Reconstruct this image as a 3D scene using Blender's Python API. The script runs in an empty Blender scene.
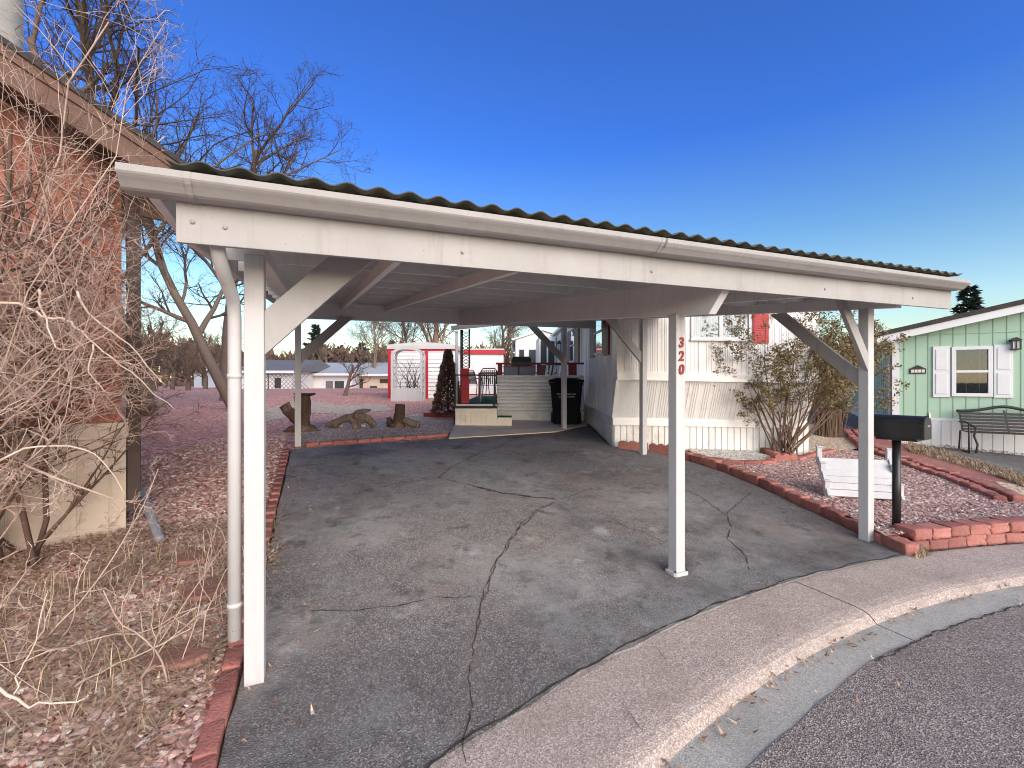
import bpy, bmesh, math, random
from mathutils import Vector, Matrix, noise
from mathutils.geometry import tessellate_polygon
V = Vector
scene = bpy.context.scene
COL = scene.collection
rad = math.radians
FX, HY, CAMZ = 453.0, 382.0, 1.6

# ------------------------------------------------------------------ terrain
KN = [(-1e4, 0.0), (0.0, 0.0), (6.0, .564), (20.0, 1.05), (1e4, 1.05)]
def vco(x, y): return -.398*(x+1.371)+.917*(y-2.417)
def uco(x, y): return .917*(x+1.371)+.398*(y-2.417)
def gz(x, y):
    v = vco(x, y)
    for (a, za), (b, zb) in zip(KN, KN[1:]):
        if v <= b: return za+(zb-za)*(v-a)/(b-a)
    return 1.05
def gpix(px, py, dz=0.0):
    """ground point seen at a place in the photograph (used to measure the plan of the place)"""
    k = (px-512)/FX; lo, hi = .8, 150.0
    for _ in range(60):
        Y = (lo+hi)/2
        if HY+FX*(CAMZ-gz(k*Y, Y)-dz)/Y > py: lo = Y
        else: hi = Y
    return (k*Y, Y)
def UV(u, v, z=0.0): return V((-1.371+.917*u-.398*v, 2.417+.398*u+.917*v, z))
def at(px, py, Y): return V(((px-512)/FX*Y, Y, CAMZ+(HY-py)/FX*Y))

class Frame:
    def __init__(s, o, ex, shear=None):
        s.o = V(o); ex = V((ex[0], ex[1], 0)).normalized(); s.ex = ex; s.ey = V((-ex.y, ex.x, 0)); s.sh = shear
    def __call__(s, x, y, z):
        p = s.o+s.ex*x+s.ey*y+V((0, 0, z))
        return p
WORLD = Frame((0, 0, 0), (1, 0))
CP = Frame((-1.371, 2.417, 0), (.917, .398))

# ------------------------------------------------------------------ mesh builder
WM = {}
class MB:
    def __init__(s): s.v = []; s.f = []; s.sm = []; s.c = []
    def add(s, vs, fs, smooth=False, col=None):
        n = len(s.v); s.v.extend(vs)
        for f in fs: s.f.append(tuple(i+n for i in f)); s.sm.append(smooth)
        if col is not None: s.c.extend([col]*len(vs))
    def box(s, x0, x1, y0, y1, z0, z1, fr=WORLD, warp=None):
        P = [(x0,y0,z0),(x1,y0,z0),(x1,y1,z0),(x0,y1,z0),(x0,y0,z1),(x1,y0,z1),(x1,y1,z1),(x0,y1,z1)]
        P = [warp(*p) if warp else fr(*p) for p in P]
        s.add(P, [(3,2,1,0),(4,5,6,7),(0,1,5,4),(1,2,6,5),(2,3,7,6),(3,0,4,7)])
    def bar(s, a, b, w, h, up=(0,0,1)):
        a, b = V(a), V(b); d = (b-a).normalized(); up = V(up)
        side = d.cross(up)
        if side.length < 1e-4: side = d.cross(V((1,0,0)))
        side.normalize(); up = side.cross(d)
        P = []
        for p in (a, b):
            for (i, j) in ((-1,-1),(1,-1),(1,1),(-1,1)): P.append(p+side*(i*w/2)+up*(j*h/2))
        s.add(P, [(0,1,2,3),(7,6,5,4),(1,0,4,5),(2,1,5,6),(3,2,6,7),(0,3,7,4)])
    def tube(s, pts, rr, n=6, cap=True, smooth=True):
        pts = [V(p) for p in pts]; k = len(pts)
        if not isinstance(rr, (list, tuple)): rr = [rr]*k
        d = (pts[1]-pts[0]).normalized()
        a = d.orthogonal().normalized(); vs = []; fs = []
        for i, p in enumerate(pts):
            t = (pts[min(i+1, k-1)]-pts[max(i-1, 0)])
            if t.length > 1e-9: t.normalize()
            else: t = d
            a = (a-t*a.dot(t))
            a = a.normalized() if a.length > 1e-6 else t.orthogonal().normalized()
            b = t.cross(a)
            for j in range(n):
                q = 2*math.pi*j/n
                vs.append(p+(a*math.cos(q)+b*math.sin(q))*rr[i])
        for i in range(k-1):
            for j in range(n):
                j2 = (j+1) % n
                fs.append((i*n+j, i*n+j2, (i+1)*n+j2, (i+1)*n+j))
        if cap and n > 2:
            fs.append(tuple(range(n-1, -1, -1))); fs.append(tuple((k-1)*n+j for j in range(n)))
        s.add(vs, fs, smooth)
    def prism(s, poly, ext):
        n = len(poly); ext = V(ext); P = [V(p) for p in poly]
        vs = P+[p+ext for p in P]
        fs = [tuple(range(n-1, -1, -1)), tuple(range(n, 2*n))]
        fs += [(i, (i+1) % n, n+(i+1) % n, n+i) for i in range(n)]
        s.add(vs, fs)
    def loft(s, prof_a, prof_b, closed=False, caps=False):
        n = len(prof_a); vs = [V(p) for p in prof_a]+[V(p) for p in prof_b]
        m = n if closed else n-1
        fs = [(i, (i+1) % n, n+(i+1) % n, n+i) for i in range(m)]
        if caps: fs += [tuple(range(n-1, -1, -1)), tuple(range(n, 2*n))]
        s.add(vs, fs)
    def lathe(s, prof, o, n=16, smooth=True, sx=1, sy=1):
        o = V(o); vs = []; fs = []
        for (r, z) in prof:
            for j in range(n):
                q = 2*math.pi*j/n; vs.append(o+V((r*math.cos(q)*sx, r*math.sin(q)*sy, z)))
        for i in range(len(prof)-1):
            for j in range(n):
                fs.append((i*n+j, i*n+(j+1) % n, (i+1)*n+(j+1) % n, (i+1)*n+j))
        fs.append(tuple(range(n-1, -1, -1))); fs.append(tuple((len(prof)-1)*n+j for j in range(n)))
        s.add(vs, fs, smooth)
    def build(s, name, mat, parent=None, bevel=0):
        me = bpy.data.meshes.new(name)
        M = WM.get(parent.name) if parent else None
        vs = s.v
        if M is not None:
            Mi = M.inverted(); vs = [Mi @ V(p) for p in vs]
        me.from_pydata([tuple(p) for p in vs], [], s.f)
        me.polygons.foreach_set('use_smooth', s.sm)
        if s.c:
            at_ = me.color_attributes.new('col', 'FLOAT_COLOR', 'POINT')
            at_.data.foreach_set('color', [x for c in s.c for x in (c[0], c[1], c[2], 1.0)])
        me.materials.append(mat); me.update()
        o = bpy.data.objects.new(name, me); COL.objects.link(o)
        if parent: o.parent = parent; WM[o.name] = M
        else: WM[o.name] = Matrix.Identity(4)
        if bevel:
            b = o.modifiers.new('bevel', 'BEVEL'); b.width = bevel; b.segments = 2; b.limit_method = 'ANGLE'; b.angle_limit = rad(40)
        return o

def tag(o, label=None, cat=None, group=None, kind=None):
    if label: o['label'] = label
    if cat: o['category'] = cat
    if group: o['group'] = group
    if kind: o['kind'] = kind
    return o
def thing(name, label, cat, loc=(0,0,0), rz=0, group=None):
    o = bpy.data.objects.new(name, None); COL.objects.link(o); o.empty_display_size = .2
    o.location = loc; o.rotation_euler = (0, 0, rz)
    WM[o.name] = Matrix.Translation(V(loc)) @ Matrix.Rotation(rz, 4, 'Z')
    return tag(o, label, cat, group)
def copy_tree(o, parent=None):
    c = o.copy(); COL.objects.link(c)
    if parent: c.parent = parent
    for ch in list(o.children): copy_tree(ch, c)
    return c

# ------------------------------------------------------------------ materials
def newmat(name):
    m = bpy.data.materials.new(name); m.use_nodes = True
    nt = m.node_tree; b = nt.nodes['Principled BSDF']
    return m, nt, b
def nd(nt, t, **k):
    n = nt.nodes.new(t)
    for a, v in k.items():
        if a.startswith('i_'):
            n.inputs[a[2:].replace('_', ' ')].default_value = v
        else: setattr(n, a, v)
    return n
def ramp(nt, stops, interp='LINEAR'):
    r = nt.nodes.new('ShaderNodeValToRGB'); r.color_ramp.interpolation = interp
    e = r.color_ramp.elements
    while len(e) < len(stops): e.new(.5)
    for x, (p, c) in zip(e, stops): x.position = p; x.color = (*c, 1)
    return r
def pm(name, c1, c2=None, scale=4., rough=.7, bump=.0, bscale=40., metal=0., streak=False, spec=.5, dirt=None, dscale=1.3):
    """a surface whose own colour varies gently, with a fine relief"""
    m, nt, b = newmat(name); L = nt.links.new
    tc = nd(nt, 'ShaderNodeTexCoord'); mp = nd(nt, 'ShaderNodeMapping'); L(tc.outputs['Object'], mp.inputs[0])
    if streak: mp.inputs['Scale'].default_value = (6, 6, .6)
    n1 = nd(nt, 'ShaderNodeTexNoise', i_Scale=scale, i_Detail=6., i_Roughness=.65); L(mp.outputs[0], n1.inputs['Vector'])
    c2 = c2 or tuple(x*.82 for x in c1)
    r = ramp(nt, [(.35, c1), (.7, c2)]); L(n1.outputs['Fac'], r.inputs[0])
    out = r.outputs[0]
    if dirt:
        n3 = nd(nt, 'ShaderNodeTexNoise', i_Scale=dscale, i_Detail=8., i_Roughness=.7); L(tc.outputs['Object'], n3.inputs['Vector'])
        r3 = ramp(nt, [(.52, (0,0,0)), (.72, (1,1,1))]); L(n3.outputs['Fac'], r3.inputs[0])
        mx = nd(nt, 'ShaderNodeMix', data_type='RGBA'); L(r3.outputs[0], mx.inputs['Factor']); L(out, mx.inputs[6]); mx.inputs[7].default_value = (*dirt, 1)
        out = mx.outputs[2]
    L(out, b.inputs['Base Color'])
    b.inputs['Roughness'].default_value = rough; b.inputs['Metallic'].default_value = metal
    b.inputs['Specular IOR Level'].default_value = spec
    if bump:
        n2 = nd(nt, 'ShaderNodeTexNoise', i_Scale=bscale, i_Detail=5.); L(tc.outputs['Object'], n2.inputs['Vector'])
        bp = nd(nt, 'ShaderNodeBump', i_Strength=bump, i_Distance=.01); L(n2.outputs['Fac'], bp.inputs['Height']); L(bp.outputs[0], b.inputs['Normal'])
    return m
def stones(name, pal, scale, rough=.85, bump=.8, patch=None, pscale=.6, dist=.02):
    """chips of rock of many colours, each cell one chip; patch = colour of fines that show through in places"""
    m, nt, b = newmat(name); L = nt.links.new
    tc = nd(nt, 'ShaderNodeTexCoord')
    nz = nd(nt, 'ShaderNodeTexNoise', i_Scale=scale*.7, i_Detail=2.); L(tc.outputs['Object'], nz.inputs['Vector'])
    ad = nd(nt, 'ShaderNodeMixRGB', blend_type='ADD'); ad.inputs[0].default_value = .5/scale
    L(tc.outputs['Object'], ad.inputs[1]); L(nz.outputs['Color'], ad.inputs[2])
    vo = nd(nt, 'ShaderNodeTexVoronoi', i_Scale=scale, i_Randomness=1.); L(ad.outputs[0], vo.inputs['Vector'])
    sp = nd(nt, 'ShaderNodeSeparateColor'); L(vo.outputs['Color'], sp.inputs[0])
    k = len(pal); r = ramp(nt, [(i/k, c) for i, c in enumerate(pal)], 'CONSTANT'); L(sp.outputs[0], r.inputs[0])
    n1 = nd(nt, 'ShaderNodeTexNoise', i_Scale=scale*6, i_Detail=3.); L(tc.outputs['Object'], n1.inputs['Vector'])
    mv = nd(nt, 'ShaderNodeMixRGB', blend_type='MULTIPLY'); mv.inputs[0].default_value = .5
    L(r.outputs[0], mv.inputs[1]); L(n1.outputs['Fac'], mv.inputs[2])
    g = nd(nt, 'ShaderNodeMixRGB', blend_type='MULTIPLY'); g.inputs[0].default_value = 1
    g.inputs[2].default_value = (1.3, 1.3, 1.3, 1); L(mv.outputs[0], g.inputs[1])
    out = g.outputs[0]
    if patch:
        n3 = nd(nt, 'ShaderNodeTexNoise', i_Scale=pscale, i_Detail=7., i_Roughness=.7); L(tc.outputs['Object'], n3.inputs['Vector'])
        r3 = ramp(nt, [(.45, (0,0,0)), (.7, (.75,.75,.75))]); L(n3.outputs['Fac'], r3.inputs[0])
        mx = nd(nt, 'ShaderNodeMix', data_type='RGBA'); L(r3.outputs[0], mx.inputs['Factor']); L(out, mx.inputs[6]); mx.inputs[7].default_value = (*patch, 1)
        out = mx.outputs[2]
    L(out, b.inputs['Base Color']); b.inputs['Roughness'].default_value = rough
    bp = nd(nt, 'ShaderNodeBump', i_Strength=bump, i_Distance=dist); bp.invert = True
    L(vo.outputs['Distance'], bp.inputs['Height']); L(bp.outputs[0], b.inputs['Normal'])
    return m
def vcol(name, rough=.85):
    m, nt, b = newmat(name)
    a = nd(nt, 'ShaderNodeVertexColor', layer_name='col'); n = nd(nt, 'ShaderNodeTexNoise', i_Scale=60., i_Detail=4.)
    tc = nd(nt, 'ShaderNodeTexCoord'); nt.links.new(tc.outputs['Object'], n.inputs['Vector'])
    r = ramp(nt, [(.3, (.7,.7,.7)), (.7, (1.15,1.15,1.15))]); nt.links.new(n.outputs['Fac'], r.inputs[0])
    mx = nd(nt, 'ShaderNodeMixRGB', blend_type='MULTIPLY'); mx.inputs[0].default_value = 1
    nt.links.new(a.outputs[0], mx.inputs[1]); nt.links.new(r.outputs[0], mx.inputs[2])
    nt.links.new(mx.outputs[0], b.inputs['Base Color']); b.inputs['Roughness'].default_value = rough
    return m
def asphalt(name, base, spots, scale=170., patches=None, bump=.5):
    m, nt, b = newmat(name); L = nt.links.new
    tc = nd(nt, 'ShaderNodeTexCoord')
    vo = nd(nt, 'ShaderNodeTexVoronoi', i_Scale=scale); L(tc.outputs['Object'], vo.inputs['Vector'])
    sp = nd(nt, 'ShaderNodeSeparateColor'); L(vo.outputs['Color'], sp.inputs[0])
    k = len(spots); r = ramp(nt, [(i/k, c) for i, c in enumerate(spots)], 'CONSTANT'); L(sp.outputs[0], r.inputs[0])
    cur = r.outputs[0]
    for (col, sc, lo, hi, amt, stretch) in (patches or []):
        mp = nd(nt, 'ShaderNodeMapping'); mp.inputs['Scale'].default_value = stretch; mp.inputs['Location'].default_value = (sc*3.1, sc*7.7, 0)
        L(tc.outputs['Object'], mp.inputs[0])
        n = nd(nt, 'ShaderNodeTexNoise', i_Scale=sc, i_Detail=9., i_Roughness=.68); L(mp.outputs[0], n.inputs['Vector'])
        rr = ramp(nt, [(lo, (0,0,0)), (hi, (amt,)*3)]); L(n.outputs['Fac'], rr.inputs[0])
        mx = nd(nt, 'ShaderNodeMix', data_type='RGBA'); L(rr.outputs[0], mx.inputs['Factor']); L(cur, mx.inputs[6]); mx.inputs[7].default_value = (*col, 1)
        cur = mx.outputs[2]
    L(cur, b.inputs['Base Color']); b.inputs['Roughness'].default_value = .82; b.inputs['Specular IOR Level'].default_value = .35
    bp = nd(nt, 'ShaderNodeBump', i_Strength=bump, i_Distance=.006); L(vo.outputs['Distance'], bp.inputs['Height'])
    n2 = nd(nt, 'ShaderNodeTexNoise', i_Scale=7., i_Detail=8.); L(tc.outputs['Object'], n2.inputs['Vector'])
    bp2 = nd(nt, 'ShaderNodeBump', i_Strength=.35, i_Distance=.02); L(n2.outputs['Fac'], bp2.inputs['Height']); L(bp.outputs[0], bp2.inputs['Normal'])
    L(bp2.outputs[0], b.inputs['Normal'])
    return m
def brickmat(name, c1, c2, mortar, bw, bh, mortar_w=.012, fr=None):
    m, nt, b = newmat(name); L = nt.links.new
    tc = nd(nt, 'ShaderNodeTexCoord'); sx = nd(nt, 'ShaderNodeSeparateXYZ'); L(tc.outputs['Object'], sx.inputs[0])
    cx = nd(nt, 'ShaderNodeCombineXYZ'); add = nd(nt, 'ShaderNodeMath', operation='ADD')
    L(sx.outputs['X'], add.inputs[0]); L(sx.outputs['Y'], add.inputs[1])
    L(add.outputs[0], cx.inputs['X']); L(sx.outputs['Z'], cx.inputs['Y'])
    br = nd(nt, 'ShaderNodeTexBrick', i_Scale=1., i_Brick_Width=bw, i_Row_Height=bh, i_Mortar_Size=mortar_w, i_Bias=-.1)
    br.inputs['Color1'].default_value = (*c1, 1); br.inputs['Color2'].default_value = (*c2, 1); br.inputs['Mortar'].default_value = (*mortar, 1)
    L(cx.outputs[0], br.inputs['Vector'])
    n = nd(nt, 'ShaderNodeTexNoise', i_Scale=9., i_Detail=7.); L(tc.outputs['Object'], n.inputs['Vector'])
    r = ramp(nt, [(.3, (.7,.7,.7)), (.7, (1.15,1.1,1.08))]); L(n.outputs['Fac'], r.inputs[0])
    mx = nd(nt, 'ShaderNodeMixRGB', blend_type='MULTIPLY'); mx.inputs[0].default_value = 1; L(br.outputs['Color'], mx.inputs[1]); L(r.outputs[0], mx.inputs[2])
    L(mx.outputs[0], b.inputs['Base Color']); b.inputs['Roughness'].default_value = .88
    bp = nd(nt, 'ShaderNodeBump', i_Strength=.6, i_Distance=.01); bp.invert = True; L(br.outputs['Fac'], bp.inputs['Height']); L(bp.outputs[0], b.inputs['Normal'])
    return m

def paint(name, c1, c2, stain, amt):
    """old brush paint: faint lap marks, runs and stains, small chips down to grey wood"""
    m, nt, b = newmat(name); L = nt.links.new; tc = nd(nt, 'ShaderNodeTexCoord')
    def nz(scale, stretch, det, lo, hi, top):
        mp = nd(nt, 'ShaderNodeMapping'); mp.inputs['Scale'].default_value = stretch; L(tc.outputs['Object'], mp.inputs[0])
        n = nd(nt, 'ShaderNodeTexNoise', i_Scale=scale, i_Detail=det, i_Roughness=.7); L(mp.outputs[0], n.inputs['Vector'])
        r = ramp(nt, [(lo, (0,0,0)), (hi, (top,)*3)]); L(n.outputs['Fac'], r.inputs[0]); return r.outputs[0], n
    cur = None; f, n = nz(2.2, (1,1,1), 6, .3, .7, 1.)
    r = ramp(nt, [(.3, c1), (.7, c2)]); L(n.outputs['Fac'], r.inputs[0]); cur = r.outputs[0]
    for (sc, st, det, lo, hi, top, col) in ((1.5, (9, 9, .7), 7, .54, .78, amt, stain), (1.8, (1, 1, 1), 9, .56, .76, amt, tuple(x*1.15 for x in stain)), (26., (1, 1, 1), 3, .70, .73, .8, (.22,.19,.165))):
        f, n = nz(sc, st, det, lo, hi, top); mx = nd(nt, 'ShaderNodeMix', data_type='RGBA'); L(f, mx.inputs['Factor']); L(cur, mx.inputs[6]); mx.inputs[7].default_value = (*col, 1); cur = mx.outputs[2]
    L(cur, b.inputs['Base Color']); b.inputs['Roughness'].default_value = .6; b.inputs['Specular IOR Level'].default_value = .35
    f, n = nz(7., (4, 4, 1), 8, .2, .8, 1.); bp = nd(nt, 'ShaderNodeBump', i_Strength=.25, i_Distance=.006); L(n.outputs['Fac'], bp.inputs['Height']); L(bp.outputs[0], b.inputs['Normal'])
    return m
M = {}
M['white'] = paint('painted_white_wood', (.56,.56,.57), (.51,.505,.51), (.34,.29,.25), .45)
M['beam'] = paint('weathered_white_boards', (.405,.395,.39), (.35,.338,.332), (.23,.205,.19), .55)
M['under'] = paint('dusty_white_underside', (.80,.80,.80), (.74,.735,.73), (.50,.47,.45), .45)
M['gutter'] = paint('gutter_metal', (.385,.372,.365), (.34,.328,.322), (.225,.205,.192), .45)
M['roof'] = pm('weathered_dark_roof_sheet', (.055,.06,.05), (.10,.095,.075), 5., .75, .3, 30.)
M['roof_board'] = pm('roof_trim_board', (.60,.57,.53), (.46,.43,.39), 3., .65, .2, 30.)
M['bolt'] = pm('painted_bolt', (.40,.37,.345), (.33,.30,.28), 20., .6)
M['siding'] = pm('white_metal_siding', (.86,.86,.86), (.81,.81,.80), 1.3, .38, .06, 6., dirt=(.60,.58,.55), dscale=.9)
M['skirting'] = pm('white_vinyl_skirting', (.83,.83,.82), (.76,.76,.74), 1.5, .45, .05, 8., dirt=(.52,.49,.45), dscale=1.8)
M['red'] = pm('red_paint', (.52,.02,.03), (.42,.015,.025), 3., .45, .1, 20.)
M['dkred'] = pm('dark_red_paint', (.22,.02,.025), (.15,.015,.02), 3., .5, .1, 20.)
M['digit'] = pm('red_digit', (.26,.012,.018), (.20,.01,.014), 9., .4)
M['black'] = pm('black_paint', (.012,.012,.013), (.02,.02,.022), 6., .35, .1, 40.)
M['blackm'] = pm('matt_black_metal', (.018,.018,.02), (.035,.03,.028), 8., .6, .2, 50.)
M['bin'] = pm('black_plastic', (.004,.005,.008), (.006,.007,.011), 3., .7, .1, 60., spec=.2)
M['grey'] = pm('grey_cloth', (.16,.17,.19), (.12,.13,.15), 6., .9, .2, 80.)
M['dkgreen'] = pm('dark_green_cover', (.012,.07,.06), (.008,.05,.045), 4., .6, .2, 20.)
M['turf'] = pm('green_turf_carpet', (.010,.095,.03), (.006,.06,.02), 12., .95, .7, 160.)
M['cream'] = pm('cream_painted_wood', (.86,.80,.70), (.78,.72,.62), 2., .6, .1, 30., dirt=(.5,.45,.38))
M['concrete'] = asphalt('pink_aggregate_concrete', None, [(.464,.375,.332),(.384,.307,.273),(.536,.445,.400),(.313,.247,.224),(.445,.361,.327),(.626,.543,.497)], 150., [((.303,.232,.195), 1.6, .48, .72, .65, (1,1,1)), ((.55,.475,.43), 3., .55, .8, .5, (1,1,1)), ((.20,.148,.12), 6., .58, .76, .6, (1,1,1)), ((.17,.138,.122), 14., .62, .78, .55, (1,1,1))])
M['pan'] = asphalt('grey_gutter_concrete', None, [(.44,.425,.395),(.38,.365,.34),(.51,.49,.46),(.33,.315,.295)], 160., [((.28,.268,.25), 1.2, .48, .7, .65, (1,1,1)), ((.54,.52,.49), 2.6, .55, .8, .6, (1,1,1)), ((.20,.17,.145), 5., .60, .76, .6, (1,1,1))], .3)
M['pad'] = pm('pale_concrete_slab', (0.657,0.560,0.416), (0.562,0.475,0.357), 2.5, .85, .3, 60., dirt=(0.445,0.370,0.272))
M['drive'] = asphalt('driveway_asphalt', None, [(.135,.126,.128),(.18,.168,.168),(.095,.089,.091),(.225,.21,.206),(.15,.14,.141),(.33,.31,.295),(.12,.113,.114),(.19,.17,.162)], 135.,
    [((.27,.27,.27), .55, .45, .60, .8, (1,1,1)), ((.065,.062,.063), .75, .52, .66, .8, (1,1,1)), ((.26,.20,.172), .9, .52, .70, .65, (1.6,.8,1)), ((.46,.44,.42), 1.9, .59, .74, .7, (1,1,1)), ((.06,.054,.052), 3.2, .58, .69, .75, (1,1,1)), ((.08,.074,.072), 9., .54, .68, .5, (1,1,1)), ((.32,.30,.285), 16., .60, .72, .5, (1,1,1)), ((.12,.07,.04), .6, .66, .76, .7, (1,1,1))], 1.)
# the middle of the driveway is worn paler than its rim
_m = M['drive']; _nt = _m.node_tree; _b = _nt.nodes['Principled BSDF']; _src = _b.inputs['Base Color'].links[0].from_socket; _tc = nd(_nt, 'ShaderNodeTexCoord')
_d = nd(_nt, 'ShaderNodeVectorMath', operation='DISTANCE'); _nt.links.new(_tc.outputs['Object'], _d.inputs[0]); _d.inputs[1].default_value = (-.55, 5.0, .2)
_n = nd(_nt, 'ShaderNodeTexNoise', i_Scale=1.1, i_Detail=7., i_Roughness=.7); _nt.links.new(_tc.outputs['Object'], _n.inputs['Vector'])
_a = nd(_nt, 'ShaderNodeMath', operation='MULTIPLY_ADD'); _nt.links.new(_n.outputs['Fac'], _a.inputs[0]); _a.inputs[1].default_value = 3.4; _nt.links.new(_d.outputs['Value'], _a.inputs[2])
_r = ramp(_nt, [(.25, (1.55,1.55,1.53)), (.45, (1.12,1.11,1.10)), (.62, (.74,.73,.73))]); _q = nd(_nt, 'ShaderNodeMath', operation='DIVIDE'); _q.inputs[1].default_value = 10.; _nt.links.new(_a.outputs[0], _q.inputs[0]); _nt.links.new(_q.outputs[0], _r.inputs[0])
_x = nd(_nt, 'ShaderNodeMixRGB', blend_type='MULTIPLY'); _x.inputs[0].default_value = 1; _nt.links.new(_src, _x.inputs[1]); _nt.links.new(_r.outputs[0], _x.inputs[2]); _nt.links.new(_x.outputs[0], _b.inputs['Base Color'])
M['road'] = asphalt('street_asphalt', None, [(.27,.225,.215),(.19,.16,.155),(.36,.30,.28),(.13,.11,.108),(.24,.20,.19),(.46,.40,.37)], 135., [((.15,.12,.115), 1.1, .52, .75, .6, (1,1,1)), ((.36,.315,.29), 2.1, .56, .8, .5, (1,1,1)), ((.10,.082,.078), 8., .58, .75, .5, (1,1,1))], .8)
M['crack'] = pm('crack_filler', (.03,.027,.026), (.07,.06,.055), 30., .9, .5, 90.)
M['crack2'] = pm('dark_asphalt_seam', (.055,.05,.05), (.085,.078,.076), 40., .95, .6, 90.)
M['cracklight'] = pm('crack_dust', (.16,.13,.11), (.06,.05,.045), 25., .95, .5, 90.)
M['redgravel'] = stones('red_rock_gravel', [(0.594,0.250,0.189),(0.742,0.410,0.318),(0.424,0.160,0.120),(0.784,0.500,0.396),(0.551,0.220,0.172),(0.307,0.115,0.086),(0.848,0.620,0.490),(0.647,0.300,0.232)], 26., patch=(0.509,0.215,0.163), pscale=.9)
M['mixgravel'] = stones('mixed_tan_gravel', [(0.572,0.350,0.224),(0.700,0.500,0.328),(0.360,0.200,0.128),(0.784,0.610,0.408),(0.509,0.270,0.176),(0.869,0.730,0.512)], 30., patch=(0.445,0.250,0.152), pscale=1.2)
M['bedgravel'] = stones('pink_bed_gravel', [(.52,.33,.30),(.62,.47,.43),(.36,.20,.18),(.68,.60,.56),(.44,.27,.245),(.28,.15,.14)], 38., patch=(.36,.20,.18), pscale=1.5)
M['whitegravel'] = stones('white_gravel', [(.62,.60,.57),(.48,.46,.43),(.70,.69,.66),(.30,.28,.26),(.58,.55,.50)], 34.)
M['greygravel'] = stones('grey_pink_gravel', [(0.530,0.420,0.303),(0.636,0.520,0.385),(0.382,0.270,0.197),(0.721,0.610,0.459),(0.488,0.350,0.254)], 30.)
M['dirt'] = stones('dry_brown_ground', [(.16,.115,.09),(.21,.155,.12),(.12,.085,.07),(.26,.20,.16)], 22., patch=(.20,.15,.11), pscale=.5)
M['stonev'] = vcol('rock_chips'); M['leafv'] = vcol('dry_leaves', .8); M['straw'] = vcol('straw', .8)
M['edging'] = pm('red_concrete_block', (.40,.155,.13), (.29,.105,.088), 9., .95, 1., 60., dirt=(.46,.25,.21), dscale=4.)
_m = M['edging']; _nt = _m.node_tree; _b = _nt.nodes['Principled BSDF']; _src = _b.inputs['Base Color'].links[0].from_socket      # no two blocks were cast quite alike
_oi = _nt.nodes.new('ShaderNodeObjectInfo'); _r = ramp(_nt, [(0., (.72,.70,.70)), (.5, (1.,1.,1.)), (1., (1.22,1.25,1.28))]); _nt.links.new(_oi.outputs['Random'], _r.inputs[0])
_x = nd(_nt, 'ShaderNodeMixRGB', blend_type='MULTIPLY'); _x.inputs[0].default_value = 1; _nt.links.new(_src, _x.inputs[1]); _nt.links.new(_r.outputs[0], _x.inputs[2]); _nt.links.new(_x.outputs[0], _b.inputs['Base Color'])
M['path'] = pm('red_brick_path', (.34,.13,.105), (.27,.10,.085), 4., .9, .5, 40., dirt=(.38,.22,.18))
M['flag'] = pm('red_sandstone', (.32,.15,.125), (.25,.115,.095), 5., .92, .6, 30.)
M['brick'] = brickmat('orange_red_brick', (.46,.165,.11), (.40,.135,.09), (.34,.17,.13), .215, .072)
M['brown'] = pm('brown_roof_trim', (.155,.085,.062), (.11,.06,.045), 5., .75, .3, 30.)
M['dkbrown'] = pm('dark_brown_metal', (.055,.032,.026), (.04,.024,.02), 5., .6, .2, 30.)
M['soffit'] = pm('dark_soffit', (.07,.045,.035), (.05,.032,.026), 5., .8)
M['beige'] = pm('beige_skirting', (.60,.50,.41), (.53,.44,.36), 2.5, .7, .2, 20., dirt=(.44,.33,.26), dscale=2.)
M['shingle'] = pm('dark_shingles', (.035,.03,.03), (.06,.052,.05), 10., .9, .6, 60.)
M['greyroof'] = pm('grey_shingles', (.17,.17,.18), (.12,.12,.125), 6., .9, .4, 40.)
M['paleroof'] = pm('pale_grey_roof', (.42,.44,.47), (.34,.36,.39), 5., .8, .3, 30.)
M['farwood'] = pm('far_brown_wood', (.15,.095,.075), (.10,.062,.05), .15, .95)
M['mint'] = pm('mint_green_siding', (.37,.54,.42), (.34,.50,.39), 1.1, .55, .1, 10.)
M['mintdk'] = pm('mint_groove', (.27,.43,.31), (.24,.39,.28), 1.1, .7)
M['trim'] = pm('white_trim', (.72,.73,.75), (.66,.67,.69), 2., .5)
M['pipe'] = pm('grey_drain_pipe', (.30,.31,.34), (.22,.23,.26), 6., .45)
M['awning'] = pm('dark_awning_metal', (.15,.13,.135), (.11,.095,.10), 3., .6)
M['vent'] = pm('galvanised_vent', (.60,.62,.64), (.5,.52,.54), 5., .35)
M['silver'] = pm('aluminium', (.58,.60,.62), (.5,.52,.54), 5., .3, metal=.6)
M['lampglass'] = pm('frosted_glass', (.66,.65,.60), (.58,.57,.52), 6., .2)
M['wood'] = pm('weathered_driftwood', (.13,.075,.052), (.06,.034,.025), 9., .9, .9, 30., streak=True, dirt=(.30,.24,.19), dscale=3.)
M['woodpale'] = pm('bleached_driftwood', (.30,.23,.185), (.11,.072,.055), 9., .9, .9, 30., streak=True)
M['bark'] = pm('grey_brown_bark', (.17,.125,.10), (.095,.068,.055), 9., .95, .8, 30., streak=True)
M['twig'] = pm('dark_twigs', (.075,.05,.042), (.05,.035,.03), 9., .95)
M['bark2'] = pm('pale_brown_bark', (.26,.185,.135), (.18,.12,.09), 9., .95, .6, 30., streak=True)
M['twig2'] = pm('tan_twigs', (.22,.155,.115), (.15,.10,.075), 9., .95)
M['cane'] = pm('pale_dead_canes', (.66,.50,.42), (.36,.25,.20), 5., .85, .3, 60.)  # pale wood, lightened further in its colour to look lit
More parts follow.
